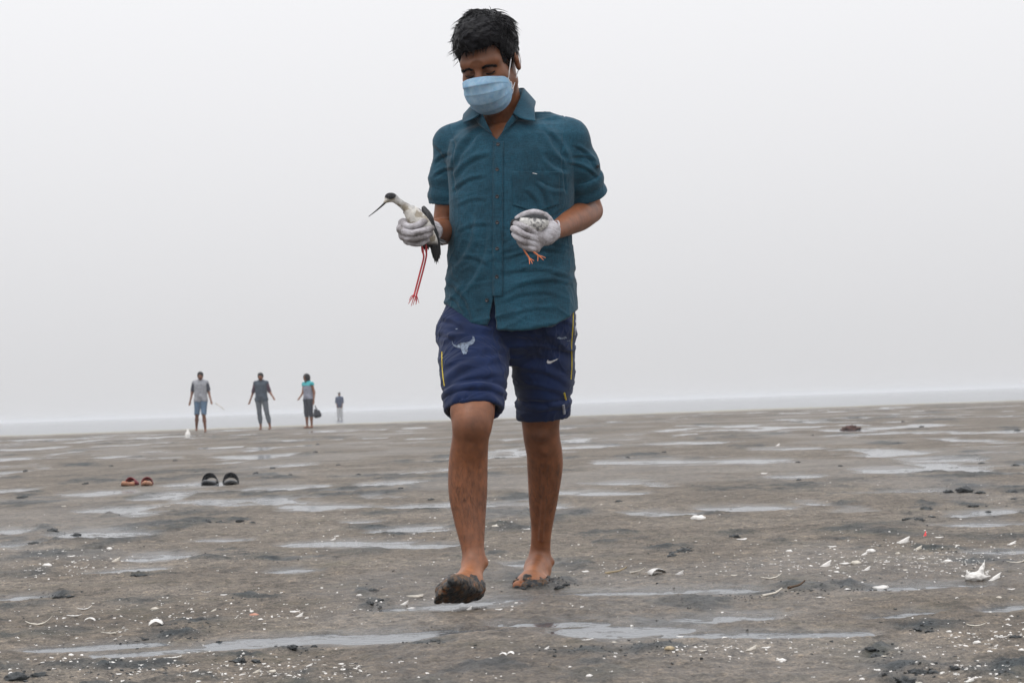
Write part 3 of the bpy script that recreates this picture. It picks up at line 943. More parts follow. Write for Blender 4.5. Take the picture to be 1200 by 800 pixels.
    for pl in ([(527, 148), (533, 170), (530, 200), (533, 225)], [(661, 127), (662, 150), (658, 180), (663, 225)], [(610, 121), (640, 127), (664, 139)]):
        for (a, b), (c, d) in zip(pl[:-1], pl[1:]):
            L2 = (c - a) ** 2 + (d - b) ** 2
            t = np.clip(((u - a) * (c - a) + (v - b) * (d - b)) / L2, 0, 1)
            ds = np.hypot(u - a - t * (c - a), v - b - t * (d - b))
            D = np.minimum(D, -0.0030 * np.exp(-(ds / 1.3) ** 2))
    V = V + N * (D * (N[:, 1] < 0.2))[:, None]
    return V, Fc, cuffs

SV, SF, CUFFS = build_shirt()
shirt = mesh_obj('shirt', SV, SF, SHIRT, man)
SBV = bvh_of(SV, SF)

def ribbon_on(bvh, uv, width, off, n=40):
    """a strip of cloth following pixels on a surface"""
    c = curve(uv, n)
    V = []; F = []
    for i, (u, v) in enumerate(c):
        for k, s in enumerate((-1, -0.33, 0.33, 1)):
            h = sight(bvh, u + s * width / 2, v)
            if h is None: h = sight(bvh, u, v)
            V.append(h[0] + h[1] * off)
    for i in range(n - 1):
        for k in range(3): F.append((i * 4 + k, (i + 1) * 4 + k, (i + 1) * 4 + k + 1, i * 4 + k + 1))
    return np.array(V), F

V_, F_ = ribbon_on(SBV, [(584.5, 166), (583.5, 200), (583.5, 240), (583.5, 290), (583.5, 330), (583, 347)], 12, 0.0009, 90)
solid(mesh_obj('placket', V_, F_, SHIRT, shirt), 0.0028)
V_, F_ = patch([(600, 201), (655, 200), (655.5, 240), (628, 249), (601, 241)], SBV, 1.0, 0.0008)
solid(mesh_obj('pocket', V_, F_, SHIRT, shirt), 0.0022)
V_, F_ = patch([(624, 202.6), (629.5, 203.6), (629.5, 204.8), (624, 203.6)], SBV, 0.4, 0.0034)
mesh_obj('pocket_tag', V_, F_, simple('tag_thread', (0.7, 0.7, 0.72), 0.8), shirt)

BUTTON = simple('dark_button', (0.012, 0.014, 0.02), 0.35, bump=0)
def disc(c, n, r, t, seg=14):
    n = n / np.linalg.norm(n)
    a = np.cross(n, [0, 0, 1.0]); a /= np.linalg.norm(a); b = np.cross(n, a)
    V = []
    for rr, h in ((r, 0), (r, t), (r * 0.78, t * 1.25), (r * 0.7, t * 0.9)):
        for k in range(seg):
            w = 2 * math.pi * k / seg
            V.append(c + rr * (math.cos(w) * a + math.sin(w) * b) + n * h)
    F = []
    for j in range(3):
        for k in range(seg):
            F.append((j * seg + k, j * seg + (k + 1) % seg, (j + 1) * seg + (k + 1) % seg, (j + 1) * seg + k))
    F.append(tuple(range(3 * seg, 4 * seg)))
    return V, F
for u, v in ((584, 170), (583, 199), (583, 230.5), (583, 261), (583, 292), (582.5, 324.5), (571, 352), (699.5, 195)):
    h = sight(SBV, u, v)
    if h is None: continue
    V_, F_ = disc(h[0] + h[1] * 0.0030, h[1], 0.0056, 0.0024)
    mesh_obj('button', V_, F_, BUTTON, shirt)

# collar: a stand and a turned-down leaf, open at the throat
def loft(rows, name, mat, parent, t=0.0022, n=36, sub=6, bulge=0.0):
    """surface through a list of control polylines"""
    C = [curve(r, n) for r in rows]
    rr = np.array([curve([c[i] for c in C], sub * (len(C) - 1) + 1) for i in range(n)])
    m = rr.shape[1]
    V = rr.reshape(-1, 3)
    F = [(i * m + k, i * m + k + 1, (i + 1) * m + k + 1, (i + 1) * m + k) for i in range(n - 1) for k in range(m - 1)]
    o = mesh_obj(name, V, F, mat, parent)
    return solid(o, t)
_back = P(592, 110, 6.015)
stand_top = [P(570, 146, 5.772), P(563.5, 130.5, 5.80), P(556, 121, 5.86), P(565, 111, 5.95), P(592, 108, 5.985), P(612, 105, 5.955), P(613, 110, 5.86), P(604, 129, 5.80), P(594, 145, 5.768)]
stand_bot = [P(577, 158, 5.768), P(562, 147, 5.80), P(556, 137, 5.86), P(562, 128, 5.95), P(592, 125, 6.0), P(614, 122, 5.955), P(616, 127, 5.86), P(605, 141, 5.79), P(588, 157, 5.766)]
collar = loft([stand_top, stand_bot], 'collar', SHIRT, shirt, sub=4)
lf_in = [P(564, 133, 5.795), P(556.5, 122, 5.85), P(565, 111, 5.95), P(592, 107, 5.990), P(612, 103, 5.955), P(612.5, 108, 5.86), P(601, 133, 5.785)]
lf_mid = [P(556, 138, 5.79), P(549, 132, 5.85), P(556, 121, 5.97), P(592, 113, 6.025), P(620, 111, 5.97), P(620.5, 120, 5.84), P(612, 139, 5.765)]
lf_out = [P(543, 143.5, 5.805), P(542, 138, 5.87), P(549, 130, 5.98), P(592, 122, 6.045), P(625, 117, 5.985), P(626.5, 128, 5.83), P(627.5, 142, 5.765)]
loft([lf_in, lf_mid, lf_out], 'collar_leaf', SHIRT, shirt, n=60)

# ------------------------------------------------------------------ shorts
SHORTS = cloth_mat('navy_jersey', (0.0050, 0.0165, 0.066), slub=False, var=0.30, rough=0.7)

def plane3(a, b, c):
    n = np.cross(b - a, c - a); n /= np.linalg.norm(n)
    return (a, n if n[2] < 0 else -n)              # normal points down the leg
HEM_R = plane3(P(553, 466, 5.62), P(521, 484, 5.73), P(590, 480, 5.73))
HEM_L = plane3(P(634, 494, 5.91), P(607, 489, 5.99), P(663, 486, 5.99))

def build_shorts():
    vx = Vox((-0.27, 5.58, 0.42), (0.25, 6.12, 0.90), 0.0028)
    rows = [(330, 530, 668, .100), (350, 524, 674, .104), (380, 516, 674, .108), (396, 518, 670, .100), (408, 530, 660, .080), (420, 548, 642, .050), (428, 570, 622, .020)]
    f, lo, hi = torso_field(rows, 5.88, R(-6))
    vx.put(f, lo, hi, 0)
    R_ = [(394, 514.5, 599, 5.875), (420, 514.5, 597, 5.82), (445, 517, 593, 5.765), (465, 519, 590.5, 5.735), (500, 523, 588, 5.70)]
    L_ = [(394, 598, 673.5, 5.905), (425, 600, 673.5, 5.93), (450, 603, 671, 5.955), (470, 606, 667, 5.975), (510, 609, 662, 6.01)]
    for rows in (R_, L_):
        vx.chain([(P((a + b) / 2, v, Y), (b - a) / 2 * Y / FPX) for v, a, b, Y in rows], .012, .025)
    cz = {}
    for (q, n), u in ((HEM_R, 553), (HEM_L, 635)):
        side = (lambda X: X < P(598.5, 480, 5.85)[0]) if u < 600 else (lambda X: X >= P(598.5, 480, 5.85)[0])
        lo, hi = full(vx)
        sl, (X, Y, Z) = vx._box(lo, (hi[0], hi[1], P(600, 420, 5.85)[2]))
        d = (X - q[0]) * n[0] + (Y - q[1]) * n[1] + (Z - q[2]) * n[2]      # > 0 below the hem
        s = np.broadcast_to(side(X), d.shape)
        A = vx.F[sl]
        d1 = np.maximum(A, d)
        hol = np.maximum(A + 0.009, -(d + 0.07))
        d1 = np.maximum(d1, -hol)
        vx.F[sl] = np.where(s, d1, A)
    V, Fc = vx.mesh()
    V = relax(V, Fc, 2, 0.5)
    N = normals(V, Fc)
    u, v = PROJ(V)
    lines = [(520, 384, 590, 396, 5, 8), (516, 400, 592, 388, 4, 5), (520, 428, 592, 410, 4, 4), (518, 446, 592, 420, 4.5, 6), (522, 456, 590, 438, 4, 5),
             (520, 462, 560, 452, 4, 5), (560, 452, 592, 462, 4, 5), (585, 372, 660, 402, 5, 6), (600, 392, 672, 412, 5, 6), (604, 410, 668, 432, 5, 4), (610, 430, 668, 450, 4, 4),
             (606, 452, 664, 462, 4, 4), (610, 470, 655, 474, 4, 4), (640, 366, 672, 380, 4, 4), (517, 372, 545, 384, 3.5, 6), (514, 390, 534, 395, 3.5, 6), (560, 392, 598, 420, 4, 5),
             (530, 472, 548, 462, 3, 3.5), (566, 463, 586, 474, 3, 3.5)]
    V = folds(V, N, [l[:5] + (l[5] * .72,) for l in lines])
    N = normals(V, Fc)
    V = wrinkle(V, N, 7, 0.0060, 50, (0.8, 0.8, 1.5))
    V = wrinkle(V, N, 18, 0.0028, 56, (0.8, 0.8, 1.4))
    for (q, n), s in ((HEM_R, u < 599), (HEM_L, u >= 599)):
        d = -((V - q) @ n)
        roll = 0.0036 * sstep(0.056, 0.046, d) - 0.0045 * np.exp(-((d - 0.060) / 0.007) ** 2) - 0.003 * np.exp(-((d - 0.030) / 0.005) ** 2)
        V = V + N * np.where(s & (d < 0.12) & (d > -0.005), roll, 0)[:, None]
    return V, Fc

PV, PF = build_shorts()
shorts = mesh_obj('shorts', PV, PF, SHORTS, man)
PBV = bvh_of(PV, PF)
FADED = simple('faded_print', (0.19, 0.235, 0.31), 0.8, 0.75, 130, 0)
PRINT = simple('white_print', (0.70, 0.70, 0.72), 0.7, 0.1, 200, 0)
# faded bull's head on his right leg
bull = [(529.5, 402), (530, 398.5), (531.5, 403), (535, 404.5), (540, 401.5), (546, 401), (551, 399.5), (553.8, 396.5), (553.2, 393.2), (556, 395), (557, 399.5), (554.5, 403.3), (550, 405.2), (548.2, 408.5),
        (548.5, 411.5), (546.5, 415), (543, 415.4), (541, 412), (540, 408.5), (535.5, 407.5), (531.5, 405.5)]
V_, F_ = patch(bull, PBV, 0.45, 0.0012); mesh_obj('emblem', V_, F_, FADED, shorts)['label'] = 'faded pale bull head print'
tick = [(640.2, 421.5), (641.3, 425.2), (645, 426), (656, 419.2), (646, 422.4), (642.6, 423), (641.6, 420.6)]
tick = [(642, 420), (640.3, 424.2), (641.6, 426), (645, 426), (656.5, 419), (646, 422.2), (642.8, 422.6), (642.6, 421.3)]
V_, F_ = patch(tick, PBV, 0.4, 0.0012); mesh_obj('emblem', V_, F_, PRINT, shorts)['label'] = 'small white tick print'
for pl in ([(651, 396), (655, 394), (658, 395.5), (662, 393.5), (665, 396), (660, 397.5), (655, 397)], [(664, 399), (668, 398), (669, 399.2), (665, 400.2)], [(534, 384.5), (537, 385), (536, 386.5), (534, 386)]):
    V_, F_ = patch(pl, PBV, 0.5, 0.001); mesh_obj('mud_smear', V_, F_, FADED, shorts)
# piping down both sides
YEL = simple('yellow_piping', (0.62, 0.48, 0.05), 0.6, 0.15, 120, 0)
GRY = simple('grey_stripe', (0.34, 0.36, 0.42), 0.7, 0.2, 120, 0)
def piping(uvs, r, mat, name):
    pts = []
    for u, v in curve(uvs, 40):
        h = sight(PBV, u, v)
        if h is not None: pts.append(h[0] + h[1] * r * 0.25)
    if len(pts) > 4:
        pts = np.array(pts)
        for _ in range(2): pts[1:-1] = (pts[:-2] + 2 * pts[1:-1] + pts[2:]) / 4
        V, F = tube(pts, r, 6); mesh_obj(name, V, F, mat, shorts)
piping([(671.5, 366), (671, 385), (669.5, 405), (670, 425), (669, 444)], .0022, YEL, 'piping')
piping([(661, 460), (663, 468)], .0028, YEL, 'piping')
piping([(518, 412), (518.2, 425), (519.2, 440), (521, 452)], .0020, YEL, 'piping')
piping([(660, 474), (661, 484)], .0045, GRY, 'side_stripe')
piping([(674, 368), (674, 380), (673.5, 392)], .0030, GRY, 'side_stripe')

# ------------------------------------------------------------------ face mask
def build_mask():
    t = NT('pale_blue_mask')
    co = t.coord((1, 1, 1))
    n = t.noise(60, 4, 0.6, co); f = t.noise(500, 2, 0.5, co)
    t.col(t.ramp(n, [(0.3, (0.19, 0.36, 0.54)), (0.7, (0.33, 0.49, 0.63))])); t.set(Roughness=0.75, **{'Subsurface_Weight': 0.15, 'Subsurface_Scale': 0.01})
    t.bump(f, 0.2, 0.001)
    rows = [  # t, centre (y, z), side (x, y, z)
        (0.00, (-.117, -.008), (.0675, -.056, -.044)),
        (0.16, (-.133, -.026), (.0690, -.054, -.056)),
        (0.42, (-.138, -.056), (.0690, -.052, -.068)),
        (0.66, (-.132, -.087), (.0675, -.050, -.078)),
        (0.85, (-.115, -.113), (.0650, -.048, -.087)),
        (1.00, (-.090, -.132), (.0610, -.046, -.094))]
    T = np.array([r[0] for r in rows])
    ns, nt = 61, 61
    V = np.zeros((nt, ns, 3))
    for i, tt in enumerate(np.linspace(0, 1, nt)):
        cy, cz = (np.interp(tt, T, [r[1][k] for r in rows]) for k in (0, 1))
        sx, sy, sz = (np.interp(tt, T, [r[2][k] for r in rows]) for k in (0, 1, 2))
        for j, s in enumerate(np.linspace(-1, 1, ns)):
            a = s * math.pi / 2
            x = sx * math.copysign(abs(math.sin(a)) ** 0.92, a)
            w = math.cos(a) ** 0.85 if abs(s) < 1 else 0
            y = sy + (cy - sy) * w; z = sz + (cz - sz) * w
            pl = 0.0038 * (((tt * 4.2 + 0.25) % 1.0) - 0.5) * (0.35 + 0.65 * abs(s)) * (1 if 0.08 < tt < 0.95 else 0.2)
            cr = 0.0030 * math.sin(13 * tt + 5 * s * s * (1 if s > 0 else 1.4) + 2 * s) * (0.3 + abs(s))
            V[i, j] = (x, y - pl - cr, z)
    V = V.reshape(-1, 3)
    F = [(i * ns + j, (i + 1) * ns + j, (i + 1) * ns + j + 1, i * ns + j + 1) for i in range(nt - 1) for j in range(ns - 1)]
    # smooth the steps a little
    g = V.reshape(nt, ns, 3); g[1:-1] = (g[:-2] + 3 * g[1:-1] + g[2:]) / 5
    V = g.reshape(-1, 3)
    m = mesh_obj('face_mask', hw(V), F, t.m, man); solid(m, 0.0012)
    W = simple('white_elastic', (0.72, 0.72, 0.74), 0.7, 0.1, 100, 0)
    for s, j in ((-1, 0), (1, ns - 1)):
        e = g[:, j].copy(); e[:, 0] += s * .0012
        VV, FF = tube(hw(e[2:-2]), .0021, 6); mesh_obj('side_binding', VV, FF, W, m)
        ear = np.array([s * .084, .034, .004])
        c1 = curve([g[1, j] + (0, 0, 0), np.array([s * .0790, -.008, .012]), np.array([s * .082, .012, .030]), ear], 22)
        c2 = curve([ear, np.array([s * .083, .030, -.030]), np.array([s * .074, .004, -.052]), g[-4, j]], 22)
        for k, c in enumerate((c1, c2)):
            VV, FF = tube(hw(c), .0016, 6); mesh_obj('ear_loop', VV, FF, W, m)
    e = g[2]; VV, FF = tube(hw(e[12:-12] + np.array([0, -.0010, -.001])), .0011, 6)
    mesh_obj('nose_wire', VV, FF, simple('pale_wire', (0.62, 0.70, 0.78), 0.6, 0.1, 100, 0), m)
build_mask()

# ------------------------------------------------------------------ hair
def hair_mat():
    t = NT('black_hair')
    n = t.noise(60, 3)
    t.col(t.ramp(n, [(0.3, (0.0018, 0.0018, 0.0026)), (0.7, (0.005, 0.005, 0.0075))])); t.set(Roughness=0.38, **{'Specular_IOR_Level': 0.12})
    return t.m
HAIR = hair_mat()

def hairline(x, y, z):
    """> 0 where hair grows (head frame)"""
    front = z - (0.060 - 0.55 * np.maximum(np.abs(x) - .035, 0) - 0.02 * (x < -2))
    side = z - (0.012 - 0.9 * np.maximum(0, y + 0.035))
    return np.where(y < -0.055, front, np.where(y < 0.0, np.maximum(np.minimum(front + 0.02, side + 0.02), side), side))

def build_hair():
    vx = Vox((-0.125, -0.14, -0.12), (0.125, 0.16, 0.19), 0.0022)
    vx.ell((0.001, .016, .041), (.089, .109, .104), None, 0)
    vx.ell((0, -.030, .088), (.066, .062, .049), None, .03)
    sl, (X, Y, Z) = vx._box(*full(vx))
    hlv = np.minimum(Z - (0.070 - 0.35 * np.maximum(np.abs(X) - .03, 0)) - 10.0 * np.maximum(0, Y + 0.065), 1.0)
    # keep what lies behind/above the hairline: forehead front, temples, ears, nape
    line = np.where(Y < -0.060, 0.066, np.where(Y < -0.020, 0.066 - (Y + 0.060) * 1.7, np.where(Y < .03, -0.002 + 0 * Y, -0.050 + 0 * Y)))
    d = line - Z + 0 * X
    vx.F = np.maximum(vx.F, d.astype(np.float32))
    V, F = vx.mesh()
    V = relax(V, F, 3, 0.5); N = normals(V, F)
    V = V + N * (0.007 * fbm3(V * 42, 5, 3) + 0.004 * fbm3(V * 110, 9, 2))[:, None]
    h = mesh_obj('hair', hw(V), F, HAIR, man)
    bv = bvh_of(V, F)
    # locks
    mb = MB(); r2 = np.random.default_rng(11)
    crown = np.array([0.012, 0.062, 0.125])
    n = 0
    while n < 2600:
        p = r2.normal(size=3); p /= np.linalg.norm(p)
        q = np.array([0.001, .016, .041]) + p * np.array([.085, .105, .100])
        x, y, z = q
        lim = 0.072 if y < -0.055 else (0.072 - (y + 0.055) * 1.8 if y < -0.02 else (0.010 if y < .035 else -0.045))
        if z < lim: continue
        nrm = p / np.array([.080, .103, .097]); nrm /= np.linalg.norm(nrm)
        flow = q - crown; flow -= nrm * (flow @ nrm); L = np.linalg.norm(flow) + 1e-6; flow /= L
        sw = noise3(q[None] * 34, 3)[0] * 2.4
        tang = np.cross(nrm, flow)
        top = float(sstep(0.03, 0.11, z)); front = float(sstep(-.02, -.07, y))
        flow = flow * math.cos(sw) + tang * math.sin(sw) + 0.3 * r2.normal(size=3) + np.array([-0.7, 0, 0.5]) * front
        flow -= nrm * (flow @ nrm); flow /= np.linalg.norm(flow) + 1e-9
        ln = (0.018 + 0.026 * top) * r2.uniform(0.7, 1.3)
        lift = (0.25 + 0.5 * r2.random()) * (0.55 + 0.5 * top)
        if r2.random() < 0.04: lift += 0.4
        curl = r2.normal() * 0.35
        pts = []
        for k in range(6):
            t = k / 5
            w = q + flow * ln * t + nrm * (ln * lift * (t - 0.85 * t * t)) + tang * curl * ln * t * t + np.array([0, 0, -0.10 * ln * t * t])
            pts.append(w)
        pts = np.array(pts)
        Vt, Ft = tube(hw(pts), np.array([1, 1.1, 1.0, .8, .5, .1]) * r2.uniform(.0007, .0021), 4, False)
        mb.add(Vt, Ft); n += 1
    # thin fringe on the forehead
    for k in range(34):
        x = r2.uniform(-.058, .040)
        q = np.array([x, -.079 + 6 * x * x, .074 - 4 * x * x])
        dirn = np.array([r2.normal() * .25 - .15, -.35, -1.0 + .3 * r2.normal()]); dirn /= np.linalg.norm(dirn)
        ln = r2.uniform(.010, .028)
        pts = np.array([q + dirn * ln * t + np.array([0, -.010 * math.sin(t * 2.4), 0]) + np.array([.003 * math.sin(5 * t + k), 0, 0]) for t in np.linspace(0, 1, 6)])
        Vt, Ft = tube(hw(pts), np.array([1, 1, .9, .7, .45, .1]) * r2.uniform(.0006, .0013), 4, False)
        mb.add(Vt, Ft)
    # sideburns and temples
    for k in range(160):
        sg = 1 if k % 2 else -1
        y = r2.uniform(-.050, .004); z = r2.uniform(-.018, .05)
        if z < -.018 + .5 * max(0, -.025 - y) * 3: continue
        hit = HEAD_BVH_L.ray_cast(Vector((sg * .2, y, z)), Vector((-sg, 0, 0)))
        if hit[0] is None: continue
        q = np.array(hit[0]); ln = r2.uniform(.010, .018)
        pts = np.array([q + np.array([sg * .003 * math.sin(3 * t), -.004 * t, -ln * t]) for t in np.linspace(0, 1, 4)])
        Vt, Ft = tube(hw(pts), np.array([1, 1, .7, .15]) * .0016, 4, False); mb.add(Vt, Ft)
    # loose tufts on the silhouette, as blown by the wind
    for k in range(90):
        a = r2.uniform(-0.2, math.pi + 0.2)
        p = np.array([-math.cos(a), r2.normal() * .35 - .1, math.sin(a)]); p /= np.linalg.norm(p)
        q = np.array([0, .010, .044]) + p * np.array([.091, .10, .107])
        if q[2] < .02: continue
        dirn = p + np.array([-0.55, -.2, -.25 + .4 * p[2]]) * r2.uniform(.3, 1.2) + .4 * r2.normal(size=3); dirn /= np.linalg.norm(dirn)
        ln = r2.uniform(.008, .024)
        pts = np.array([q + dirn * ln * t + np.array([-.008 * t * t, 0, -.006 * t * t]) for t in np.linspace(0, 1, 5)])
        Vt, Ft = tube(hw(pts), np.array([1, .9, .7, .4, .1]) * r2.uniform(.0007, .0016), 4, False)
        mb.add(Vt, Ft)
    o = mb.obj('lock_mass', HAIR, h); o['kind'] = 'stuff'
    # brows, lashes
    for s in (-1, 1):
        mb = MB()
        for k in range(140):
            t = r2.random()
            x = s * (.014 + .036 * t); z = .0110 + .004 * math.sin(math.pi * min(1, t * 1.1)) - .003 * t - .0008 + r2.normal() * .0016
            hit = HEAD_BVH_L.ray_cast(Vector((x, -.2, z)), Vector((0, 1, 0)))
            if hit[0] is None: continue
            p = np.array(hit[0]); d = np.array([s * (.8 + .3 * t), .15, .35 - .6 * t]); d /= np.linalg.norm(d)
            pts = np.array([p + d * .008 * w + np.array([0, -.0012 * math.sin(math.pi * w) - .0004, 0]) for w in np.linspace(0, 1, 4)])
            Vt, Ft = tube(hw(pts), [.0010, .0011, .0008, .0002], 3, False); mb.add(Vt, Ft)
        mb.obj('eyebrow', HAIR, man)
        pts = []
        for t in np.linspace(0, 1, 14):
            x = s * (.0185 + .0285 * t); z = -.0085 - .0040 * math.sin(math.pi * t) + .002 * t
            hit = HEAD_BVH_L.ray_cast(Vector((x, -.2, z)), Vector((0, 1, 0)))
            pts.append(np.array(hit[0]) + np.array([0, -.0006, 0]))
        Vt, Ft = tube(hw(np.array(pts)), np.array([.0008] + [.0021] * 12 + [.0008]), 5); mesh_obj('eyelashes', Vt, Ft, HAIR, man)
build_hair()

def build_leg_hair():
    mb = MB(); r2 = np.random.default_rng(5)
    n = 0
    for k in range(900):
        if k % 2: u, v = r2.uniform(527, 571), r2.triangular(515, 585, 650)
        else: u, v = r2.uniform(619, 657), r2.triangular(522, 575, 635)
        h = sight(BODY_BVH, u, v)
        if h is None or h[0][2] > .6: continue
        p, nn = h
        d = np.array([0.25 * r2.normal(), -.1, -1.0]); d -= nn * (d @ nn) * .8; d /= np.linalg.norm(d)
        ln = r2.uniform(.009, .020)
        pts = np.array([p + d * ln * t + nn * (.0008 + .002 * math.sin(math.pi * t)) + np.array([.002 * math.sin(3 * t + k) * t, 0, 0]) for t in np.linspace(0, 1, 4)])
        Vt, Ft = tube(pts, [.00022, .00022, .00018, .0001], 3, False); mb.add(Vt, Ft)
    o = mb.obj('leg_hair', simple('brown_leg_hair', (0.035, 0.020, 0.013), 0.6, bump=0), man); o['kind'] = 'stuff'
build_leg_hair()

# ------------------------------------------------------------------ mud on the feet
def mud_mat():
    t = NT('wet_mud_coating')
    n = t.noise(45, 5, 0.7); m = t.noise(180, 4, 0.7)
    t.col(t.ramp(n, [(0.40, (0.008, 0.010, 0.012)), (0.50, (0.022, 0.023, 0.024)), (0.54, (0.085, 0.045, 0.020)), (0.66, (0.15, 0.078, 0.036))]))
    t.set(Roughness=0.38)
    t.bump(m, 0.6, 0.006)
    return t.m
MUD = mud_mat()
def build_mud(M, o, zmax, lump, name_seed):
    lo = np.min([o + M @ np.array(p) for p in ((-.06, -.1, -.06), (.3, .1, .12), (-.06, .1, .12), (.3, -.1, -.06), (.3, .1, -.06), (-.06, -.1, .12))], 0) - .02
    hi = np.max([o + M @ np.array(p) for p in ((-.06, -.1, -.06), (.3, .1, .12), (-.06, .1, .12), (.3, -.1, -.06), (.3, .1, -.06), (-.06, -.1, .12))], 0) + .02
    vx = Vox(lo, hi, 0.0026)
    foot(vx, M, o, 0.016)
    sl, (X, Y, Z) = vx._box(*full(vx))
    z = (X - o[0]) * M[0, 2] + (Y - o[1]) * M[1, 2] + (Z - o[2]) * M[2, 2]
    x = (X - o[0]) * M[0, 0] + (Y - o[1]) * M[1, 0] + (Z - o[2]) * M[2, 0]
    pts = np.stack([a.ravel() for a in np.broadcast_arrays(X, Y, Z)], 1)
    nz = fbm3(pts * 45.0, name_seed, 3).reshape(vx.F.shape)
    top = zmax + 0.020 * nz * 2 + 0.01 * sstep(.1, .2, x)
    d = vx.F - lump * (0.55 + 1.6 * nz)
    vx.F = np.maximum(d, (z - top) * 0.7).astype(np.float32)
    V, F = vx.mesh()
    V = relax(V, F, 1, 0.4); N = normals(V, F)
    V = V + N * (0.0035 * fbm3(V * 130, 7, 2))[:, None]
    mesh_obj('mud_coating', V, F, MUD, man)
build_mud(FM_R, FO_R, .044, .0028, 31)
build_mud(FM_L, FO_L, .019, .0050, 35)

# ------------------------------------------------------------------ gloved hands
def glove_mat():
    t = NT('white_cotton_glove')
    n = t.noise(26, 5, 0.65); k = t.noise(700, 2, 0.5)
    t.col(t.ramp(n, [(0.38, (0.20, 0.185, 0.185)), (0.50, (0.38, 0.36, 0.38)), (0.64, (0.50, 0.49, 0.52))]))
    t.set(Roughness=0.8)
    t.bump(k, 0.4, 0.0015)
    return t.m
GLOVE = glove_mat()

def build_glove(fingers, palm, thumb, cuff, label):
    allp = np.array([P(*p[:3]) for ch in fingers + [palm, thumb, cuff] for p in ch])
    vx = Vox(allp.min(0) - .05, allp.max(0) + .05, 0.0016)
    S = lambda ch: [(P(*p[:3]), p[3]) for p in ch]
    vx.chain(S(palm), .014)
    for ch in fingers:
        vx.cone(P(*palm[-1][:3]), P(*ch[0][:3]), .017, ch[0][3] * 1.15, .006)
    for ch in fingers: vx.chain(S(ch), .0006, .003)
    vx.chain(S(thumb), .004, .014)
    vx.chain(S(cuff), .005)
    V, F = vx.mesh()
    V = relax(V, F, 1, 0.4); N = normals(V, F)
    V = wrinkle(V, N, 60, 0.0006, 80)
    V = wrinkle(V, N, 25, 0.0011, 84)
    g = mesh_obj('glove', V, F, GLOVE, man)
    g['label'] = label
    return g

gl = build_glove(
    [[(629, 274.5, 5.590, .0125), (618, 268.5, 5.545, .0090), (611, 264.5, 5.540, .0085), (604.5, 262, 5.560, .0085)],
     [(628, 281, 5.580, .0125), (616, 276, 5.535, .0092), (608, 271, 5.530, .0087), (601.5, 268, 5.550, .0088)],
     [(627, 286.5, 5.580, .0122), (616, 283.5, 5.538, .0090), (608, 279.5, 5.535, .0085), (603, 274.5, 5.555, .0086)],
     [(628, 291, 5.590, .0112), (620, 290.5, 5.555, .0095), (613, 287.5, 5.550, .0090), (609, 283.5, 5.565, .0080)]],
    [(644, 272.5, 5.645, .0265), (640, 275.5, 5.630, .0265), (634, 279, 5.605, .0225)],
    [(645, 265, 5.650, .0170), (639.5, 253.8, 5.636, .0105), (628, 249.0, 5.616, .0086), (616, 250.4, 5.602, .0080), (606, 255.6, 5.598, .0064)],
    [(645.5, 271.3, 5.652, .0292), (642, 272.5, 5.640, .0288)], 'white glove closed round the small bird')
h = curve([P(652, 259.5, 5.655), P(651.2, 271, 5.638), P(650, 283, 5.655)], 12)
V_, F_ = tube(np.array([P(650, 270.3, 5.668) + 0.0285 * (math.cos(a) * np.array([0.10, 0.35, .93]) + math.sin(a) * np.array([.45, -.85, .28])) for a in np.linspace(0, 2 * math.pi, 40)]), .0026, 6)
mesh_obj('cuff_hem', V_, F_, GLOVE, gl)
gr = build_glove(
    [[(472.5, 261.5, 5.565, .0120), (477, 265, 5.535, .0092), (486, 265, 5.520, .0087), (498, 259.5, 5.530, .0085)],
     [(470.5, 268.5, 5.560, .0125), (476, 272.5, 5.525, .0092), (488, 272.5, 5.512, .0088), (506, 267.2, 5.530, .0086)],
     [(473, 276, 5.560, .0122), (479, 279.5, 5.528, .0090), (490, 279.5, 5.518, .0085), (504.5, 273.5, 5.535, .0084)],
     [(478, 281.5, 5.570, .0115), (484, 285, 5.545, .0084), (491.5, 285, 5.535, .0092), (500, 281, 5.548, .0080)]],
    [(502, 270, 5.655, .0280), (492, 270, 5.625, .0290), (481, 270.5, 5.590, .0240)],
    [(497, 258, 5.640, .0165), (489, 249, 5.615, .0120), (481, 247, 5.595, .0090), (476, 248, 5.580, .0085)],
    [(507, 270.5, 5.690, .0285), (503.5, 270.5, 5.665, .0295)], 'white glove gripping the long-legged bird')

# ================================================================== THE BIRDS
def attr_mat(name, rough=0.75, bumpscale=220, bs=0.35):
    t = NT(name)
    n = t.noise(90, 4, 0.7)
    k = t.ramp(n, [(0.3, (0.72, 0.72, 0.72)), (0.7, (1.15, 1.15, 1.15))])
    t.col(t.mix(1.0, t.attr('tone'), k, 'MULTIPLY')); t.set(Roughness=rough)
    t.bump(t.noise(bumpscale, 4, 0.7), bs, 0.003)
    return t.m
PLUM = attr_mat('plumage')
BLACKF = simple('black_feather', (0.010, 0.011, 0.014), 0.5, 0.3, 80)
GREYF = simple('pale_grey_feather', (0.42, 0.42, 0.44), 0.7, 0.3, 90)
REDLEG = simple('red_leg_skin', (0.42, 0.020, 0.028), 0.45, 0.25, 150)
ORALEG = simple('orange_leg_skin', (0.72, 0.22, 0.085), 0.5, 0.2, 150)
BILL = simple('black_bill', (0.012, 0.012, 0.013), 0.3, 0.2, 150)

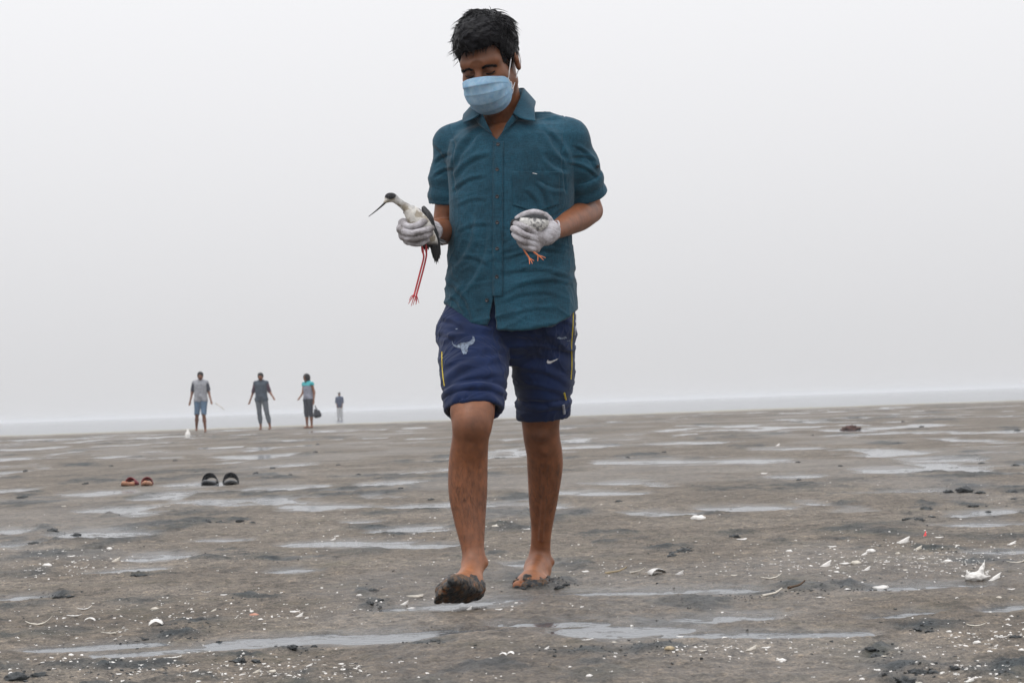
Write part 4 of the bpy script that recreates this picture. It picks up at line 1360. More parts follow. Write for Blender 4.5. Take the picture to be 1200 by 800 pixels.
def feather(pts, w, mat, name, parent, roll=0.0):
    """one long feather: a thin curved vane with a quill"""
    c = curve(pts, 12); V = []
    T = np.gradient(c, axis=0); T /= np.linalg.norm(T, axis=1)[:, None]
    prof = np.array([.45, .7, .88, .97, 1, 1, .98, .93, .84, .68, .45, .08])
    side = np.array([math.cos(roll), math.sin(roll) * .6, math.sin(roll) * .3])
    for i in range(12):
        b = side - T[i] * (side @ T[i]); b /= np.linalg.norm(b); n = np.cross(T[i], b)
        for s, hh in ((-1, -.0010), (0, .0012), (1, -.0010)): V.append(c[i] + b * s * w * prof[i] + n * hh)
    F = [(i * 3 + k, i * 3 + k + 1, (i + 1) * 3 + k + 1, (i + 1) * 3 + k) for i in range(11) for k in range(2)]
    return solid(mesh_obj(name, np.array(V), F, mat, parent), 0.0009)

def bird_legs(parent, mat, legs, r, toes_r):
    """legs: (leg polyline, list of toe polylines)"""
    for leg, toes in legs:
        c = curve([P(*p) for p in leg], 18)
        kn = r * (1 + 0.55 * np.exp(-((np.linspace(0, 1, 18) - leg_k) / .06) ** 2))
        V, F = tube(c, kn, 8); lo = mesh_obj('leg', V, F, mat, parent)
        for t in toes:
            c = curve([P(*p) for p in t], 8)
            V, F = tube(c, np.linspace(toes_r, toes_r * .45, 8), 6); mesh_obj('toe', V, F, mat, lo)

def build_stilt():
    vx = Vox(P(425, 330, 5.45) - .03, P(535, 215, 5.70) + .03, 0.0017)
    vx.chain([(P(482.5, 249, 5.558), .0185), (P(487, 256, 5.560), .0255), (P(494, 266, 5.566), .0285), (P(501, 277, 5.580), .0235), (P(509, 285, 5.592), .0115)], .012)
    vx.chain([(P(482.5, 249, 5.556), .0175), (P(476, 243.2, 5.552), .0122), (P(469, 238, 5.545), .0098), (P(462.5, 233, 5.540), .0108)], .010)
    vx.ell(P(458, 231.2, 5.538), (.0175, .0135, .0130), None, .006)
    vx.cone(P(455, 233.5, 5.536), P(450.5, 237.5, 5.532), .0085, .0035, .006)
    V, F = vx.mesh(); V = relax(V, F, 1, .4)
    u, v = PROJ(V); N = normals(V, F)
    V = V + N * (0.0012 * fbm3(V * np.array([160, 160, 70]), 4, 3))[:, None]
    c = np.tile(np.array([0.62, 0.60, 0.56]), (len(V), 1))
    dirt = sstep(-.02, .22, fbm3(V * 60, 9, 4))
    c = c * (1 - dirt[:, None]) + dirt[:, None] * np.array([.34, .30, .24])
    neck = sstep(241, 234, v - 0.45 * (u - 470)) * (u < 486) * (u > 462)
    c = c * (1 - .5 * neck[:, None]) + .5 * neck[:, None] * np.array([.22, .23, .26])
    cap = 1 - sstep(.85, 1.12, np.hypot((u - 457.3) / 7.0, (v - 229.4) / 4.3) + .12 * fbm3(V * 150, 2, 2))
    c = c * (1 - cap[:, None]) + cap[:, None] * np.array([.010, .010, .014])
    blk = sstep(281, 288, v)
    c = c * (1 - blk[:, None]) + blk[:, None] * np.array([.02, .02, .025])
    b = mesh_obj('stilt_bird', V, F, PLUM, cols={'tone': c})
    tag(b, 'limp black and white wader with long red legs, held by its body', 'bird')
    V, F = tube(curve([P(452, 236.8, 5.533), P(447, 241.6, 5.530), P(440, 247.6, 5.528), P(432, 253.8, 5.526)], 14), np.linspace(.0034, .0009, 14), 8)
    mesh_obj('bill', V, F, BILL, b)
    e = sight(bvh_of(np.asarray([v.co for v in b.data.vertices]), [tuple(p.vertices) for p in b.data.polygons]), 456, 231)
    if e is not None:
        V, F = disc(e[0], e[1], .0028, .0015, 10); mesh_obj('eye', V, F, simple('dark_eye', (.004, .004, .005), .12, bump=0), b)
    # folded black wing: a shoulder and overlapping long feathers
    vx = Vox(P(488, 330, 5.50) - .03, P(530, 235, 5.68) + .03, 0.0018)
    vx.chain([(P(496.5, 244, 5.580), .0070), (P(500.5, 251, 5.576), .0110), (P(504, 259, 5.578), .0115), (P(506.5, 268, 5.584), .0080)], .01)
    V, F = vx.mesh(); V = relax(V, F, 1, .4); N = normals(V, F)
    V = V + N * (0.0026 * fbm3(V * np.array([150, 150, 50]), 6, 3))[:, None]
    w = mesh_obj('wing', V, F, BLACKF, b)
    for k in range(11):                                            # long flight feathers
        t = k / 10
        feather([P(500 + 8 * t, 256 + 8 * t, 5.562 + .016 * t), P(504 + 7 * t, 272, 5.566 + .016 * t), P(506 + 8 * t, 287, 5.578 + .012 * t), P(506.5 + 10 * t, 296 + 14 * math.sin(2.6 * t + .25) * (1 if k % 2 else .8), 5.592 + .008 * t)], .0056, BLACKF, 'flight_feather', w, .5 * t)
    for k in range(8):                                             # coverts
        t = k / 7
        feather([P(498 + 7 * t, 248 + 12 * t, 5.560 + .014 * t), P(502 + 6 * t, 257 + 11 * t, 5.560 + .014 * t), P(504.5 + 7 * t, 266 + 10 * t, 5.564 + .014 * t)], .0052, BLACKF, 'covert_feather', w, .6 * t)
    for k in range(6):
        t = k / 5
        feather([P(506, 272 + 6 * t, 5.597), P(513 + 2 * t, 279 + 3 * t, 5.602), P(524 - 9 * t, 283.5 + 5 * t, 5.606)], .0058, GREYF if k % 3 else BLACKF, 'tail_feather', b, 1.1)
    feather([P(508, 262, 5.590), P(513, 265, 5.592), P(518.5, 267.2, 5.594)], .0028, GREYF, 'tail_feather', b, 1.2)
    for k in range(5):
        feather([P(493 + 2 * k, 276, 5.57), P(494.5 + 2 * k, 284, 5.575), P(495 + 2.4 * k, 291 + 2 * (k % 2), 5.58)], .0050, BLACKF, 'flank_feather', b, .2)
    global leg_k
    leg_k = 0.21
    bird_legs(b, REDLEG, [([(493.5, 284, 5.566), (495.5, 295, 5.566), (496.5, 302, 5.566), (492.5, 318, 5.562), (485.5, 345, 5.558)],
                           [[(485.5, 345, 5.558), (481.5, 351, 5.550), (478.6, 356, 5.546)], [(485.5, 345, 5.558), (483.8, 352, 5.552), (481.8, 358.5, 5.549)], [(485.5, 345, 5.558), (487, 350, 5.553), (488, 356, 5.550)], [(485.5, 345, 5.558), (481.8, 347.5, 5.556), (479.5, 352, 5.554)]]),
                          ([(499, 282, 5.575), (499.5, 294, 5.578), (499.5, 300.5, 5.580), (496, 316, 5.578), (488, 345.5, 5.572)],
                           [[(488, 345.5, 5.572), (489.5, 350, 5.566), (491, 355, 5.562)], [(488, 345.5, 5.572), (486, 351, 5.566), (484, 357.5, 5.562)], [(488, 345.5, 5.572), (488.2, 352, 5.568), (487.2, 357, 5.565)]])], .0025, .0018)

def build_small_bird():
    vx = Vox(P(595, 310, 5.50) - .03, P(650, 235, 5.68) + .03, 0.0016)
    vx.chain([(P(607, 262.5, 5.580), .0135), (P(615, 262.0, 5.574), .0210), (P(626, 262.5, 5.582), .0255), (P(635, 261, 5.600), .0200)], .012)
    vx.ell(P(603.5, 261.5, 5.588), (.0130, .013, .0125), None, .006)
    V, F = vx.mesh(); V = relax(V, F, 1, .4)
    u, v = PROJ(V); N = normals(V, F)
    V = V + N * (0.0016 * fbm3(V * 110, 14, 3))[:, None]
    c = np.tile(np.array([0.60, 0.59, 0.57]), (len(V), 1))
    sp = sstep(.02, .12, fbm3(V * 120, 19, 3))
    c = c * (1 - .8 * sp[:, None]) + .8 * sp[:, None] * np.array([.13, .13, .14])
    blk = 1 - sstep(608.5, 611, u + 3.0 * fbm3(V * 120, 3, 2))
    blk = np.maximum(blk, 1 - sstep(254.5, 256.5, v + 1.5 * fbm3(V * 140, 4, 2) - .10 * (u - 620)))
    c = c * (1 - blk[:, None]) + blk[:, None] * np.array([.010, .011, .015])
    b = mesh_obj('small_shorebird', V, F, PLUM, cols={'tone': c})
    tag(b, 'small speckled grey bird with orange legs cupped in the white glove', 'bird')
    V, F = tube(curve([P(602, 264, 5.580), P(600, 268, 5.580), P(599, 271, 5.582)], 8), np.linspace(.0030, .0010, 8), 6); mesh_obj('bill', V, F, BILL, b)
    for k in range(5):
        feather([P(607, 257 + k, 5.598), P(600.5, 261.5 + 2 * k, 5.602), P(600.5 - .6 * k, 266 + 2.0 * k, 5.604)], .0055, BLACKF, 'wing_feather', b, .3 * k)
    feather([P(640, 258, 5.640), P(645, 259.5, 5.640), P(650.5, 262, 5.642)], .0045, BLACKF, 'wing_feather', b, 1.2)
    global leg_k
    leg_k = 0.3
    bird_legs(b, ORALEG, [([(610, 284, 5.560), (612.5, 290, 5.556), (616, 296, 5.556), (620, 302, 5.556)],
                           [[(620, 302, 5.556), (620.4, 305.5, 5.552), (620.6, 309.5, 5.548)], [(620, 302, 5.556), (622.2, 305.5, 5.553), (624, 309, 5.550)], [(620, 302, 5.556), (623, 304, 5.554), (625.8, 305.6, 5.553)]]),
                          ([(621, 287, 5.570), (623.5, 293, 5.568), (627, 296.5, 5.568), (630.5, 299, 5.568)],
                           [[(630.5, 299, 5.568), (630.3, 302.5, 5.565), (630.2, 306, 5.562)], [(630.5, 299, 5.568), (634, 302, 5.565), (637, 304.8, 5.562)], [(630.5, 299, 5.568), (635.5, 300.6, 5.566), (639.5, 302.2, 5.564)]])], .0023, .0019)
build_stilt()
build_small_bird()

# ================================================================== PEOPLE BY THE WATER
def far_person(label, loc, yaw, H, joints, dress, hair, skin_tone=1.0, h=0.011):
    """joints in metres for a 1.72 m figure facing -Y; dress: list of (name, material, pieces, grow, zmin, zmax)"""
    J = dict(neck=(0, .01, 1.44), head=(0, -.02, 1.60), hipR=(-.085, 0, .90), hipL=(.085, 0, .90), kneeR=(-.095, -.02, .50), kneeL=(.095, -.02, .50),
             ankR=(-.10, .01, .085), ankL=(.10, .01, .085), shR=(-.165, 0, 1.385), shL=(.165, 0, 1.385), elR=(-.22, .02, 1.11), elL=(.22, .02, 1.11),
             wrR=(-.23, -.03, .87), wrL=(.23, -.03, .87), chest=(0, 0, 1.25), waist=(0, 0, 1.02))
    J.update(joints)
    J = {k: np.asarray(v, float) for k, v in J.items()}
    w = 0.92 if hair[0] == 'bob' else 1.0
    parts = {
        'torso': [(J['chest'] + (-.06, 0, .06), J['waist'] + (-.05, 0, 0), .105 * w, .10 * w), (J['chest'] + (.06, 0, .06), J['waist'] + (.05, 0, 0), .105 * w, .10 * w),
                  (J['shR'], J['neck'] + (0, 0, -.03), .050, .058), (J['shL'], J['neck'] + (0, 0, -.03), .050, .058), (J['neck'], J['chest'], .062, .10)],
        'uparm': [(J['shR'], J['elR'], .054, .042), (J['shL'], J['elL'], .054, .042)],
        'forearm': [(J['elR'], J['wrR'], .040, .027), (J['elL'], J['wrL'], .040, .027)],
        'pelvis': [(J['waist'] + (-.04, 0, -.02), J['hipR'], .105, .095), (J['waist'] + (.04, 0, -.02), J['hipL'], .105, .095)],
        'thigh': [(J['hipR'], J['kneeR'], .085, .058), (J['hipL'], J['kneeL'], .085, .058)],
        'shin': [(J['kneeR'], (J['kneeR'] * .6 + J['ankR'] * .4) + (0, .015, 0), .053, .055), ((J['kneeR'] * .6 + J['ankR'] * .4) + (0, .015, 0), J['ankR'], .055, .034),
                 (J['kneeL'], (J['kneeL'] * .6 + J['ankL'] * .4) + (0, .015, 0), .053, .055), ((J['kneeL'] * .6 + J['ankL'] * .4) + (0, .015, 0), J['ankL'], .055, .034)]}
    body = Vox((-.62, -.45, -.02), (.62, .45, 1.80), h)
    for k, l in parts.items():
        for a, b, ra, rb in l: body.cone(a, b, ra * .93, rb * .93, .03)
    body.cone(J['neck'], J['head'] + (0, .02, -.05), .052, .050, .02)
    body.ell(J['head'], (.074, .092, .112), None, .01)
    body.cone(J['head'] + (0, -.088, -.01), J['head'] + (0, -.10, -.035), .010, .016, .01)
    for s in (-1, 1): body.ell(J['head'] + (s * .075, .01, -.01), (.012, .02, .03), None, .005)
    for e, wr in ((J['elR'], J['wrR']), (J['elL'], J['wrL'])):
        d = (wr - e) / np.linalg.norm(wr - e)
        body.ell(wr + d * .05, (.030, .022, .045), None, .02)
        for k in range(4):
            o = np.array([(-.024 + .016 * k), 0, 0]); body.cone(wr + d * .08 + o, wr + d * (.155 - .012 * abs(k - 1.4)) + o + (0, -.02, 0), .0105, .009, .004)
        body.cone(wr + d * .04 + (0, -.02, 0), wr + d * .09 + (0, -.055, 0), .012, .010, .008)
    for a in (J['ankR'], J['ankL']):
        body.cone(a + (0, .02, -.045), a + (0, -.13, -.06), .038, .026, .02)
    s = H / 1.72
    V, F = body.mesh(); V = relax(V, F, 2, .5)
    o = mesh_obj('person', V * s, F, SKIN, cols={'tone': np.full(len(V), skin_tone)})
    o.location = loc; o.rotation_euler = (0, 0, yaw)
    tag(o, label, 'person')
    dress = [d + (0,) for d in dress] + [d + (1,) for d in dress if d[0] == 'sleeve']
    for name, mat, keys, grow, z0, z1, side in dress:
        vx = Vox((-.62, -.45, -.02), (.62, .45, 1.80), h)
        for k in keys:
            if isinstance(k, tuple): k, part = k
            else: part = None
            for i, (a, b, ra, rb) in enumerate(parts[k]):
                if name == 'sleeve' and i != side: continue
                if part is not None:
                    b = a + (b - a) * part; rb = max(rb, ra * .92)
                vx.cone(a, b, ra + grow, rb + grow, .025)
        sl, (X, Y, Z) = vx._box(*full(vx))
        vx.F = np.maximum(vx.F, np.maximum(z0 - Z + .012 * np.sin(X * 40), Z - z1)).astype(np.float32)
        V, F = vx.mesh(); V = relax(V, F, 1, .5); N = normals(V, F)
        V = wrinkle(V, N, 9, .006, 60, (1, 1, 1.5))
        mesh_obj(name, V * s, F, mat, o)
    vx = Vox(J['head'] - .2, J['head'] + .2, .008)
    if hair[0] == 'bob':
        vx.ell(J['head'] + (0, .022, .02), (.100, .112, .120), None, .0)
        vx.cone(J['head'] + (0, .055, 0), J['head'] + (0, .060, -.13), .095, .085, .04)
        vx.ell(J['head'] + (0, -.13, -.08), (.062, .09, .10), None, .01, 'cut')
    else:
        vx.ell(J['head'] + (0, .016, .034), (.086, .104, .098), None, 0)
        vx.ell(J['head'] + (0, -.12, -.055), (.12, .11, .10), None, .01, 'cut')
        vx.ell(J['head'] + (0, .06, -.13), (.12, .12, .08), None, .01, 'cut')
    V, F = vx.mesh(); V = relax(V, F, 1, .4); N = normals(V, F)
    V = V + N * (.016 * fbm3(V * 28, 3, 3))[:, None]
    mesh_obj('hair', V * s, F, HAIR, o)
    return o

def cl(name, c, r=0.85): return simple(name, c, r, 0.25, 12, 0.2, 0.01)
_g = lambda u, v, Y: tuple(P(u, v, Y))
# man in a grey T-shirt with dark sleeves and denim shorts
p1 = far_person('man in grey T-shirt with dark sleeves and knee-length denim shorts by the shore', _g(236.5, 506.5, 56.0), R(4), 1.73,
    dict(elR=(-.235, .03, 1.13), wrR=(-.285, -.04, .90), elL=(.225, .02, 1.12), wrL=(.285, -.12, .90), head=(.01, -.075, 1.57), kneeR=(-.12, .01, .50), ankR=(-.16, .20, .13), kneeL=(.075, -.06, .50)),
    [('shirt', cl('heather_grey_cotton', (.27, .28, .31)), ['torso', 'pelvis'], .022, .86, 1.52),
     ('sleeve', cl('dark_navy_cotton', (.020, .026, .045)), [('uparm', .72)], .014, 0, 1.50),
     ('shorts', cl('denim_blue', (.085, .150, .235)), ['pelvis', 'thigh'], .016, .50, .93)], ('short',), .78)
stick = curve([np.array(_g(253, 472.5, 55.8)), np.array(_g(257, 475, 55.7)), np.array(_g(263, 479.8, 55.6))], 8)
V_, F_ = tube(stick, np.linspace(.022, .012, 8), 7)
tag(mesh_obj('pale_stick', V_, F_, simple('bleached_wood', (.50, .47, .44))), 'pale stick in the hand of the man in denim shorts', 'stick')
# person in a slate top with maroon sleeves and grey trousers
p2 = far_person('person in slate top with maroon sleeves and long grey trousers', _g(307.5, 503.3, 57.3), R(-6), 1.66,
    dict(hipR=(-.09, 0, .90), hipL=(.09, 0, .90), kneeL=(.16, -.03, .50), ankL=(.235, 0, .085), kneeR=(-.07, -.02, .50), ankR=(-.05, .02, .085), elR=(-.25, .03, 1.13), wrR=(-.33, -.02, .90),
         elL=(.25, .02, 1.13), wrL=(.37, -.10, .97), head=(.01, -.085, 1.57)),
    [('vest', cl('slate_blue_cloth', (.040, .060, .085)), ['torso', 'pelvis'], .024, .84, 1.52),
     ('sleeve', cl('maroon_cloth', (.055, .022, .045)), ['uparm'], .012, 0, 1.50),
     ('trousers', cl('grey_trouser_cloth', (.085, .100, .120)), ['pelvis', 'thigh', 'shin'], .012, .19, .93)], ('short',), .85)
# woman with bobbed hair, half turned away
p3 = far_person('woman with dark bobbed hair in turquoise and grey top and dark capri trousers', _g(362.5, 501.6, 58.2), R(-38), 1.60,
    dict(elL=(.22, .04, 1.12), wrL=(.235, .0, .88), elR=(-.19, -.04, 1.12), wrR=(-.17, -.20, .98), head=(-.02, -.055, 1.585)),
    [('top', cl('lilac_grey_cotton', (.23, .24, .30)), ['torso', 'pelvis'], .014, .87, 1.335),
     ('shoulder_panel', cl('turquoise_cotton', (.045, .36, .40)), ['torso', ('uparm', .45)], .018, 1.335, 1.52),
     ('trousers', cl('dark_navy_capri', (.018, .024, .040)), ['pelvis', 'thigh', ('shin', .55)], .014, .36, .93)], ('bob',), .95)
def build_bag():
    c = np.array(_g(371.3, 482.5, 58.0))
    vx = Vox(c - .28, c + .28, .012)
    vx.cone(c + (-.03, 0, .04), c + (-.02, 0, -.09), .055, .085, .03); vx.cone(c + (.05, 0, .0), c + (.06, 0, -.09), .05, .075, .03)
    V, F = vx.mesh(); N = normals(V, F); V = wrinkle(V, N, 14, .008, 3)
    o = mesh_obj('carried_bag', V, F, cl('black_bag_cloth', (.015, .019, .028)))
    tag(o, 'dark bag hanging from the hand of the woman in capri trousers', 'bag')
    for dx in (-.04, .02):
        V, F = tube(curve([c + (dx, 0, .07), c + (dx * .3 - .03, 0, .15), np.array(_g(369.0, 474.5, 58.0))], 8), .009, 6)
        mesh_obj('bag_strap', V, F, o.data.materials[0], o)
build_bag()
p4 = far_person('distant figure in dark top standing in the shallow sea', tuple(np.array([P(398.5, 491, 122)[0], 122.0, -0.06])), R(0), 1.74,
    dict(elR=(-.20, -.02, 1.12), wrR=(-.16, -.14, .95), elL=(.20, -.02, 1.12), wrL=(.17, -.12, .93)),
    [('top', cl('dark_blue_cloth', (.016, .034, .085)), ['torso', 'pelvis', 'uparm'], .026, .72, 1.52),
     ('wrap', cl('pale_wrap_cloth', (.42, .42, .43)), ['thigh', 'shin'], .030, .10, .76)], ('short',), .8, .016)

# ================================================================== THINGS LEFT ON THE MUD
def gz(x, y): return float(ground(np.array([x]), np.array([y]))[0][0])
def on_mud(u, v):
    z = 0.01
    for _ in range(4):
        g = G(u, v, z); z = max(gz(g[0], g[1]), float(rise(g[1])) - .001)
    return np.array([g[0], g[1], z]), g[1] / FPX          # place, metres per pixel there

def make_sandal(name, label, grp, loc, yaw, sole_c, bed_c, strap_m, L, W, hgt, tilt):
    e = bpy.data.objects.new(name, None); COL.objects.link(e)
    e.location = loc; e.rotation_euler = (tilt, 0, yaw); e.empty_display_size = .1
    tag(e, label, 'sandal', grp)
    t = np.linspace(0, 2 * math.pi, 36, endpoint=False)
    out = np.stack([W / 2 * np.sin(t) * (1 - .16 * np.cos(t + .2) * np.abs(np.cos(t))), L / 2 * np.cos(t)], 1)
    def slab(z0, z1, sc, mat, nm):
        V = []
        for z, k in ((z0, sc), (z1 - .004, sc), (z1, sc * .96)):
            V += [(x * k, y * k, z + .012 * (abs(y) / (L / 2)) ** 2) for x, y in out]
        n = 36
        F = [(j * n + i, j * n + (i + 1) % n, (j + 1) * n + (i + 1) % n, (j + 1) * n + i) for j in range(2) for i in range(n)]
        F += [tuple(range(2 * n, 3 * n)), tuple(reversed(range(n)))]
        return mesh_obj(nm, V, F, mat, e)
    slab(0, .024, 1.0, sole_c, 'sole'); slab(.0235, .030, .90, bed_c, 'footbed')
    # broad vamp band arching over the front
    V = []; m = 15; k = 9
    for j in range(k):
        y = -L * (.06 + .30 * j / (k - 1))
        hh = hgt * (1 - .42 * (j / (k - 1)) ** 1.6)
        for i in range(m):
            a = math.pi * i / (m - 1)
            V.append((W * .50 * math.cos(a) * (1 - .10 * j / k), y, .012 + hh * math.sin(a) ** .8))
    F = [(j * m + i, j * m + i + 1, (j + 1) * m + i + 1, (j + 1) * m + i) for j in range(k - 1) for i in range(m - 1)]
    s = solid(mesh_obj('strap', V, F, strap_m, e), .006)
    V = []
    for j in (0, 1):
        y = -L * (.055 + .05 * j)
        for i in range(m):
            a = math.pi * (.12 + .76 * i / (m - 1))
            V.append((W * .515 * math.cos(a), y, .016 + (hgt + .004) * math.sin(a) ** .8))
    F = [(i, i + 1, m + i + 1, m + i) for i in range(m - 1)]
    return e
RUB_B = simple('black_rubber', (.012, .013, .016), .5); BED_B = simple('grey_footbed', (.17, .18, .19), .7); STR_B = simple('black_strap', (.010, .011, .015), .45)
RUB_R = simple('tan_sole', (.30, .15, .09), .6); BED_R = simple('peach_footbed', (.52, .26, .16), .7); STR_R = simple('dark_red_strap', (.16, .012, .022), .5)
for u, v, yaw, kind, lab in ((242.5, 568.5, R(176), 'b', 'left one of the two black slide sandals on the mud'), (268, 568.5, R(188), 'b', 'right one of the two black slide sandals on the mud'),
                             (148.5, 569.8, R(160), 'r', 'left one of the two red sandals on the mud'), (169.3, 569.2, R(184), 'r', 'right one of the two red sandals on the mud')):
    p, px = on_mud(u, v)
    if kind == 'b': make_sandal('slide_sandal', lab, 'black sandals', p + (0, .12, -.004), yaw, RUB_B, BED_B, STR_B, .27, .118, .085, R(3))
    else: make_sandal('red_sandal', lab, 'red sandals', p + (0, .11, -.004), yaw, RUB_R, BED_R, STR_R, .22, .088, .058, R(3))

SHELL = simple('bleached_shell', (.74, .72, .69), .55, .18, 60, .3)
BONE = simple('ivory_shell', (.58, .54, .47), .6, .25, 50, .3)
PEACH = simple('peach_shell', (.50, .24, .17), .6, .25, 50, .3)
REDP = simple('bright_red_plastic', (.65, .015, .02), .4, .15, 60, .1)
TWIG = simple('brown_twig', (.09, .055, .032), .8, .4, 60, .4)
STRAW = simple('pale_straw', (.42, .34, .22), .8, .3, 60, .3)
CLOD = simple('dark_clod', (.038, .043, .046), .55, .5, 30, .8, .012)
CLODR = simple('reddish_clod', (.070, .034, .028), .8, .5, 30, .6, .01)

def sh_shard(r, L):
    """a long curved splinter of shell, ends tipped up"""
    n = 12; V = []; bend = r.uniform(-.35, .35); up = r.uniform(.10, .30)
    for i in range(n):
        t = i / (n - 1) * 2 - 1
        x = t * L / 2; y = bend * L * t * t; z = up * L * (t if r is None else abs(t)) ** 2.2 * (1 if t > 0 else .5)
        w = L * .085 * (1 - .8 * abs(t) ** 2.5) * (1 + .2 * math.sin(i * 2.1)); 
        for k, (a, b) in enumerate(((-1, .15), (-.4, .55), (.4, .55), (1, .1), (0, -.15))): V.append((x, y + a * w, z + b * w))
    F = [(i * 5 + k, i * 5 + (k + 1) % 5, (i + 1) * 5 + (k + 1) % 5, (i + 1) * 5 + k) for i in range(n - 1) for k in range(5)]
    F += [tuple(range(5)), tuple(reversed(range((n - 1) * 5, n * 5)))]
    return np.array(V), F
def sh_valve(r, L):
    """half a shell lying on its rim, with ribs, tilted up on one side"""
    m, k = 18, 6; V = []
    for j in range(k):
        q = j / (k - 1)
        for i in range(m):
            a = math.pi * (-.62 + 1.24 * i / (m - 1))
            rr = L * .62 * q * (1 + .05 * math.sin(i * 2.6 + 1) * q)
            V.append((rr * math.sin(a), rr * math.cos(a) - L * .25, L * .30 * (1 - q ** 2) ** .7 + .02 * L * (i % 2) * q))
    F = [(j * m + i, (j + 1) * m + i, (j + 1) * m + i + 1, j * m + i + 1) for j in range(k - 1) for i in range(m - 1)]
    Vb = np.array(V); Vi = Vb * .90 - (0, 0, .04 * L)
    n = len(Vb)
    F2 = [tuple(reversed([x + n for x in f])) for f in F]
    rim = [((k - 1) * m + i, (k - 1) * m + i + n, (k - 1) * m + i + 1 + n, (k - 1) * m + i + 1) for i in range(m - 1)]
    tl = R(r.uniform(10, 45)); c, s = math.cos(tl), math.sin(tl)
    W = np.vstack([Vb, Vi]); W = W @ np.array([[1, 0, 0], [0, c, s], [0, -s, c]]); W[:, 2] -= W[:, 2].min() + .05 * L
    return W, F + F2 + rim
def sh_spike(r, L):
    """a broken piece sticking out of the mud at a slant"""
    V = []; n = 7; top = r.uniform(.40, .62) * L
    for j, (q, w) in enumerate(((-.1, .5), (.15, .46), (.4, .36), (.7, .2), (1, .05))):
        for i in range(n):
            a = 2 * math.pi * i / n
            k = 1 + .25 * math.sin(3 * i + 2 * j)
            V.append((w * L * math.cos(a) * k + q * L * .62, w * L * .30 * math.sin(a) * k, q * top))
    F = [(j * n + i, j * n + (i + 1) % n, (j + 1) * n + (i + 1) % n, (j + 1) * n + i) for j in range(4) for i in range(n)]
    F.append(tuple(range(4 * n, 5 * n)))
    return np.array(V), F
def sh_chip(r, L):
    V = []; n = 7
    for z, k in ((-.06, .9), (.10, 1), (.22, .55)):
        for i in range(n):
            a = 2 * math.pi * i / n; w = L / 2 * k * (1 + .28 * math.sin(2.3 * i + L * 900))
            V.append((w * math.cos(a), .62 * w * math.sin(a), z * L + .05 * L * math.sin(i * 1.7)))
    F = [(j * n + i, j * n + (i + 1) % n, (j + 1) * n + (i + 1) % n, (j + 1) * n + i) for j in range(2) for i in range(n)] + [tuple(range(2 * n, 3 * n))]
    return np.array(V), F
def sh_stick(r, L):
    c = curve([(-L / 2, 0, .004), (-L * .2, L * .04, .006), (L * .15, -L * .02, .010), (L / 2, L * .03, .016 + L * .06)], 10)
    return tube(c, np.linspace(.0045, .0022, 10), 6)
def sh_bottle(r, L):
    """a squat white plastic bottle standing in the mud"""
    V = []; n = 14
    for z, w in ((-.05, .42), (.5, .46), (.9, .40), (1.1, .22), (1.2, .16), (1.45, .17), (1.5, .05)):
        for i in range(n):
            a = 2 * math.pi * i / n
            V.append((w * L * math.cos(a) + .05 * L * z, w * L * math.sin(a), z * L))
    F = [(j * n + i, j * n + (i + 1) % n, (j + 1) * n + (i + 1) % n, (j + 1) * n + i) for j in range(6) for i in range(n)] + [tuple(range(6 * n, 7 * n))]
    return np.array(V), F
def sh_flake(r, L):
    """a flat torn flake, half lifted"""
    n = 9; V = []
    for z, k in ((-.02, .95), (.05, 1.0)):
        for i in range(n):
            a = 2 * math.pi * i / n; w = L / 2 * k * (1 + .30 * math.sin(2.0 * i + L * 700) + .12 * math.sin(5 * i))
            x, y = w * math.cos(a), .55 * w * math.sin(a)
            V.append((x, y, z * L + .22 * max(0, y + .3 * x) + .10 * abs(x)))
    V.append((0, 0, .06 * L))
    F = [(i, (i + 1) % n, n + (i + 1) % n, n + i) for i in range(n)] + [(n + i, n + (i + 1) % n, 2 * n) for i in range(n)]
    return np.array(V), F
def sh_great(r, L):
    """the big white shell lump with an upright spike"""
    vx = Vox((-L, -L, -L * .3), (L, L, L * 1.2), L / 34)
    vx.ell((-.08 * L, 0, .14 * L), (.42 * L, .26 * L, .22 * L), None, 0)
    vx.cone((.10 * L, 0, .2 * L), (.36 * L, 0, .80 * L), .17 * L, .03 * L, .1 * L)
    vx.cone((-.36 * L, -.05 * L, .2 * L), (-.44 * L, -.05 * L, .42 * L), .08 * L, .05 * L, .06 * L)
    vx.cone((.3 * L, 0, .12 * L), (.6 * L, .02 * L, .16 * L), .10 * L, .03 * L, .06 * L)
    vx.ell((-.1 * L, -.3 * L, .42 * L), (.22 * L, .2 * L, .16 * L), None, .04 * L, 'cut')
    V, F = vx.mesh(); V = relax(V, F, 1, .4); N = normals(V, F)
    return V + N * (.05 * L * fbm3(V * 9 / L, 3, 3))[:, None], [tuple(int(i) for i in f) for f in F]
def sh_clod(r, L):
    n, m = 18, 10; V = []
    for j in range(m):
        th = math.pi * (j + .5) / m
        for i in range(n):
            a = 2 * math.pi * i / n
            V.append((math.sin(th) * math.cos(a), math.sin(th) * math.sin(a), math.cos(th)))
    V = np.array(V) * L / 2
    q = V * (5.0 / L) + r.uniform(0, 50)
    V = V * (1 + .9 * fbm3(q, 5, 3) + .55 * fbm3(q * 2.6, 8, 2))[:, None] * np.array([1.1, .8, .42]) + (0, 0, .05 * L)
    F = [(j * n + i, (j + 1) * n + i, (j + 1) * n + (i + 1) % n, j * n + (i + 1) % n) for j in range(m - 1) for i in range(n)]
    F += [tuple(range(n)), tuple(reversed(range((m - 1) * n, m * n)))]
    return V, F

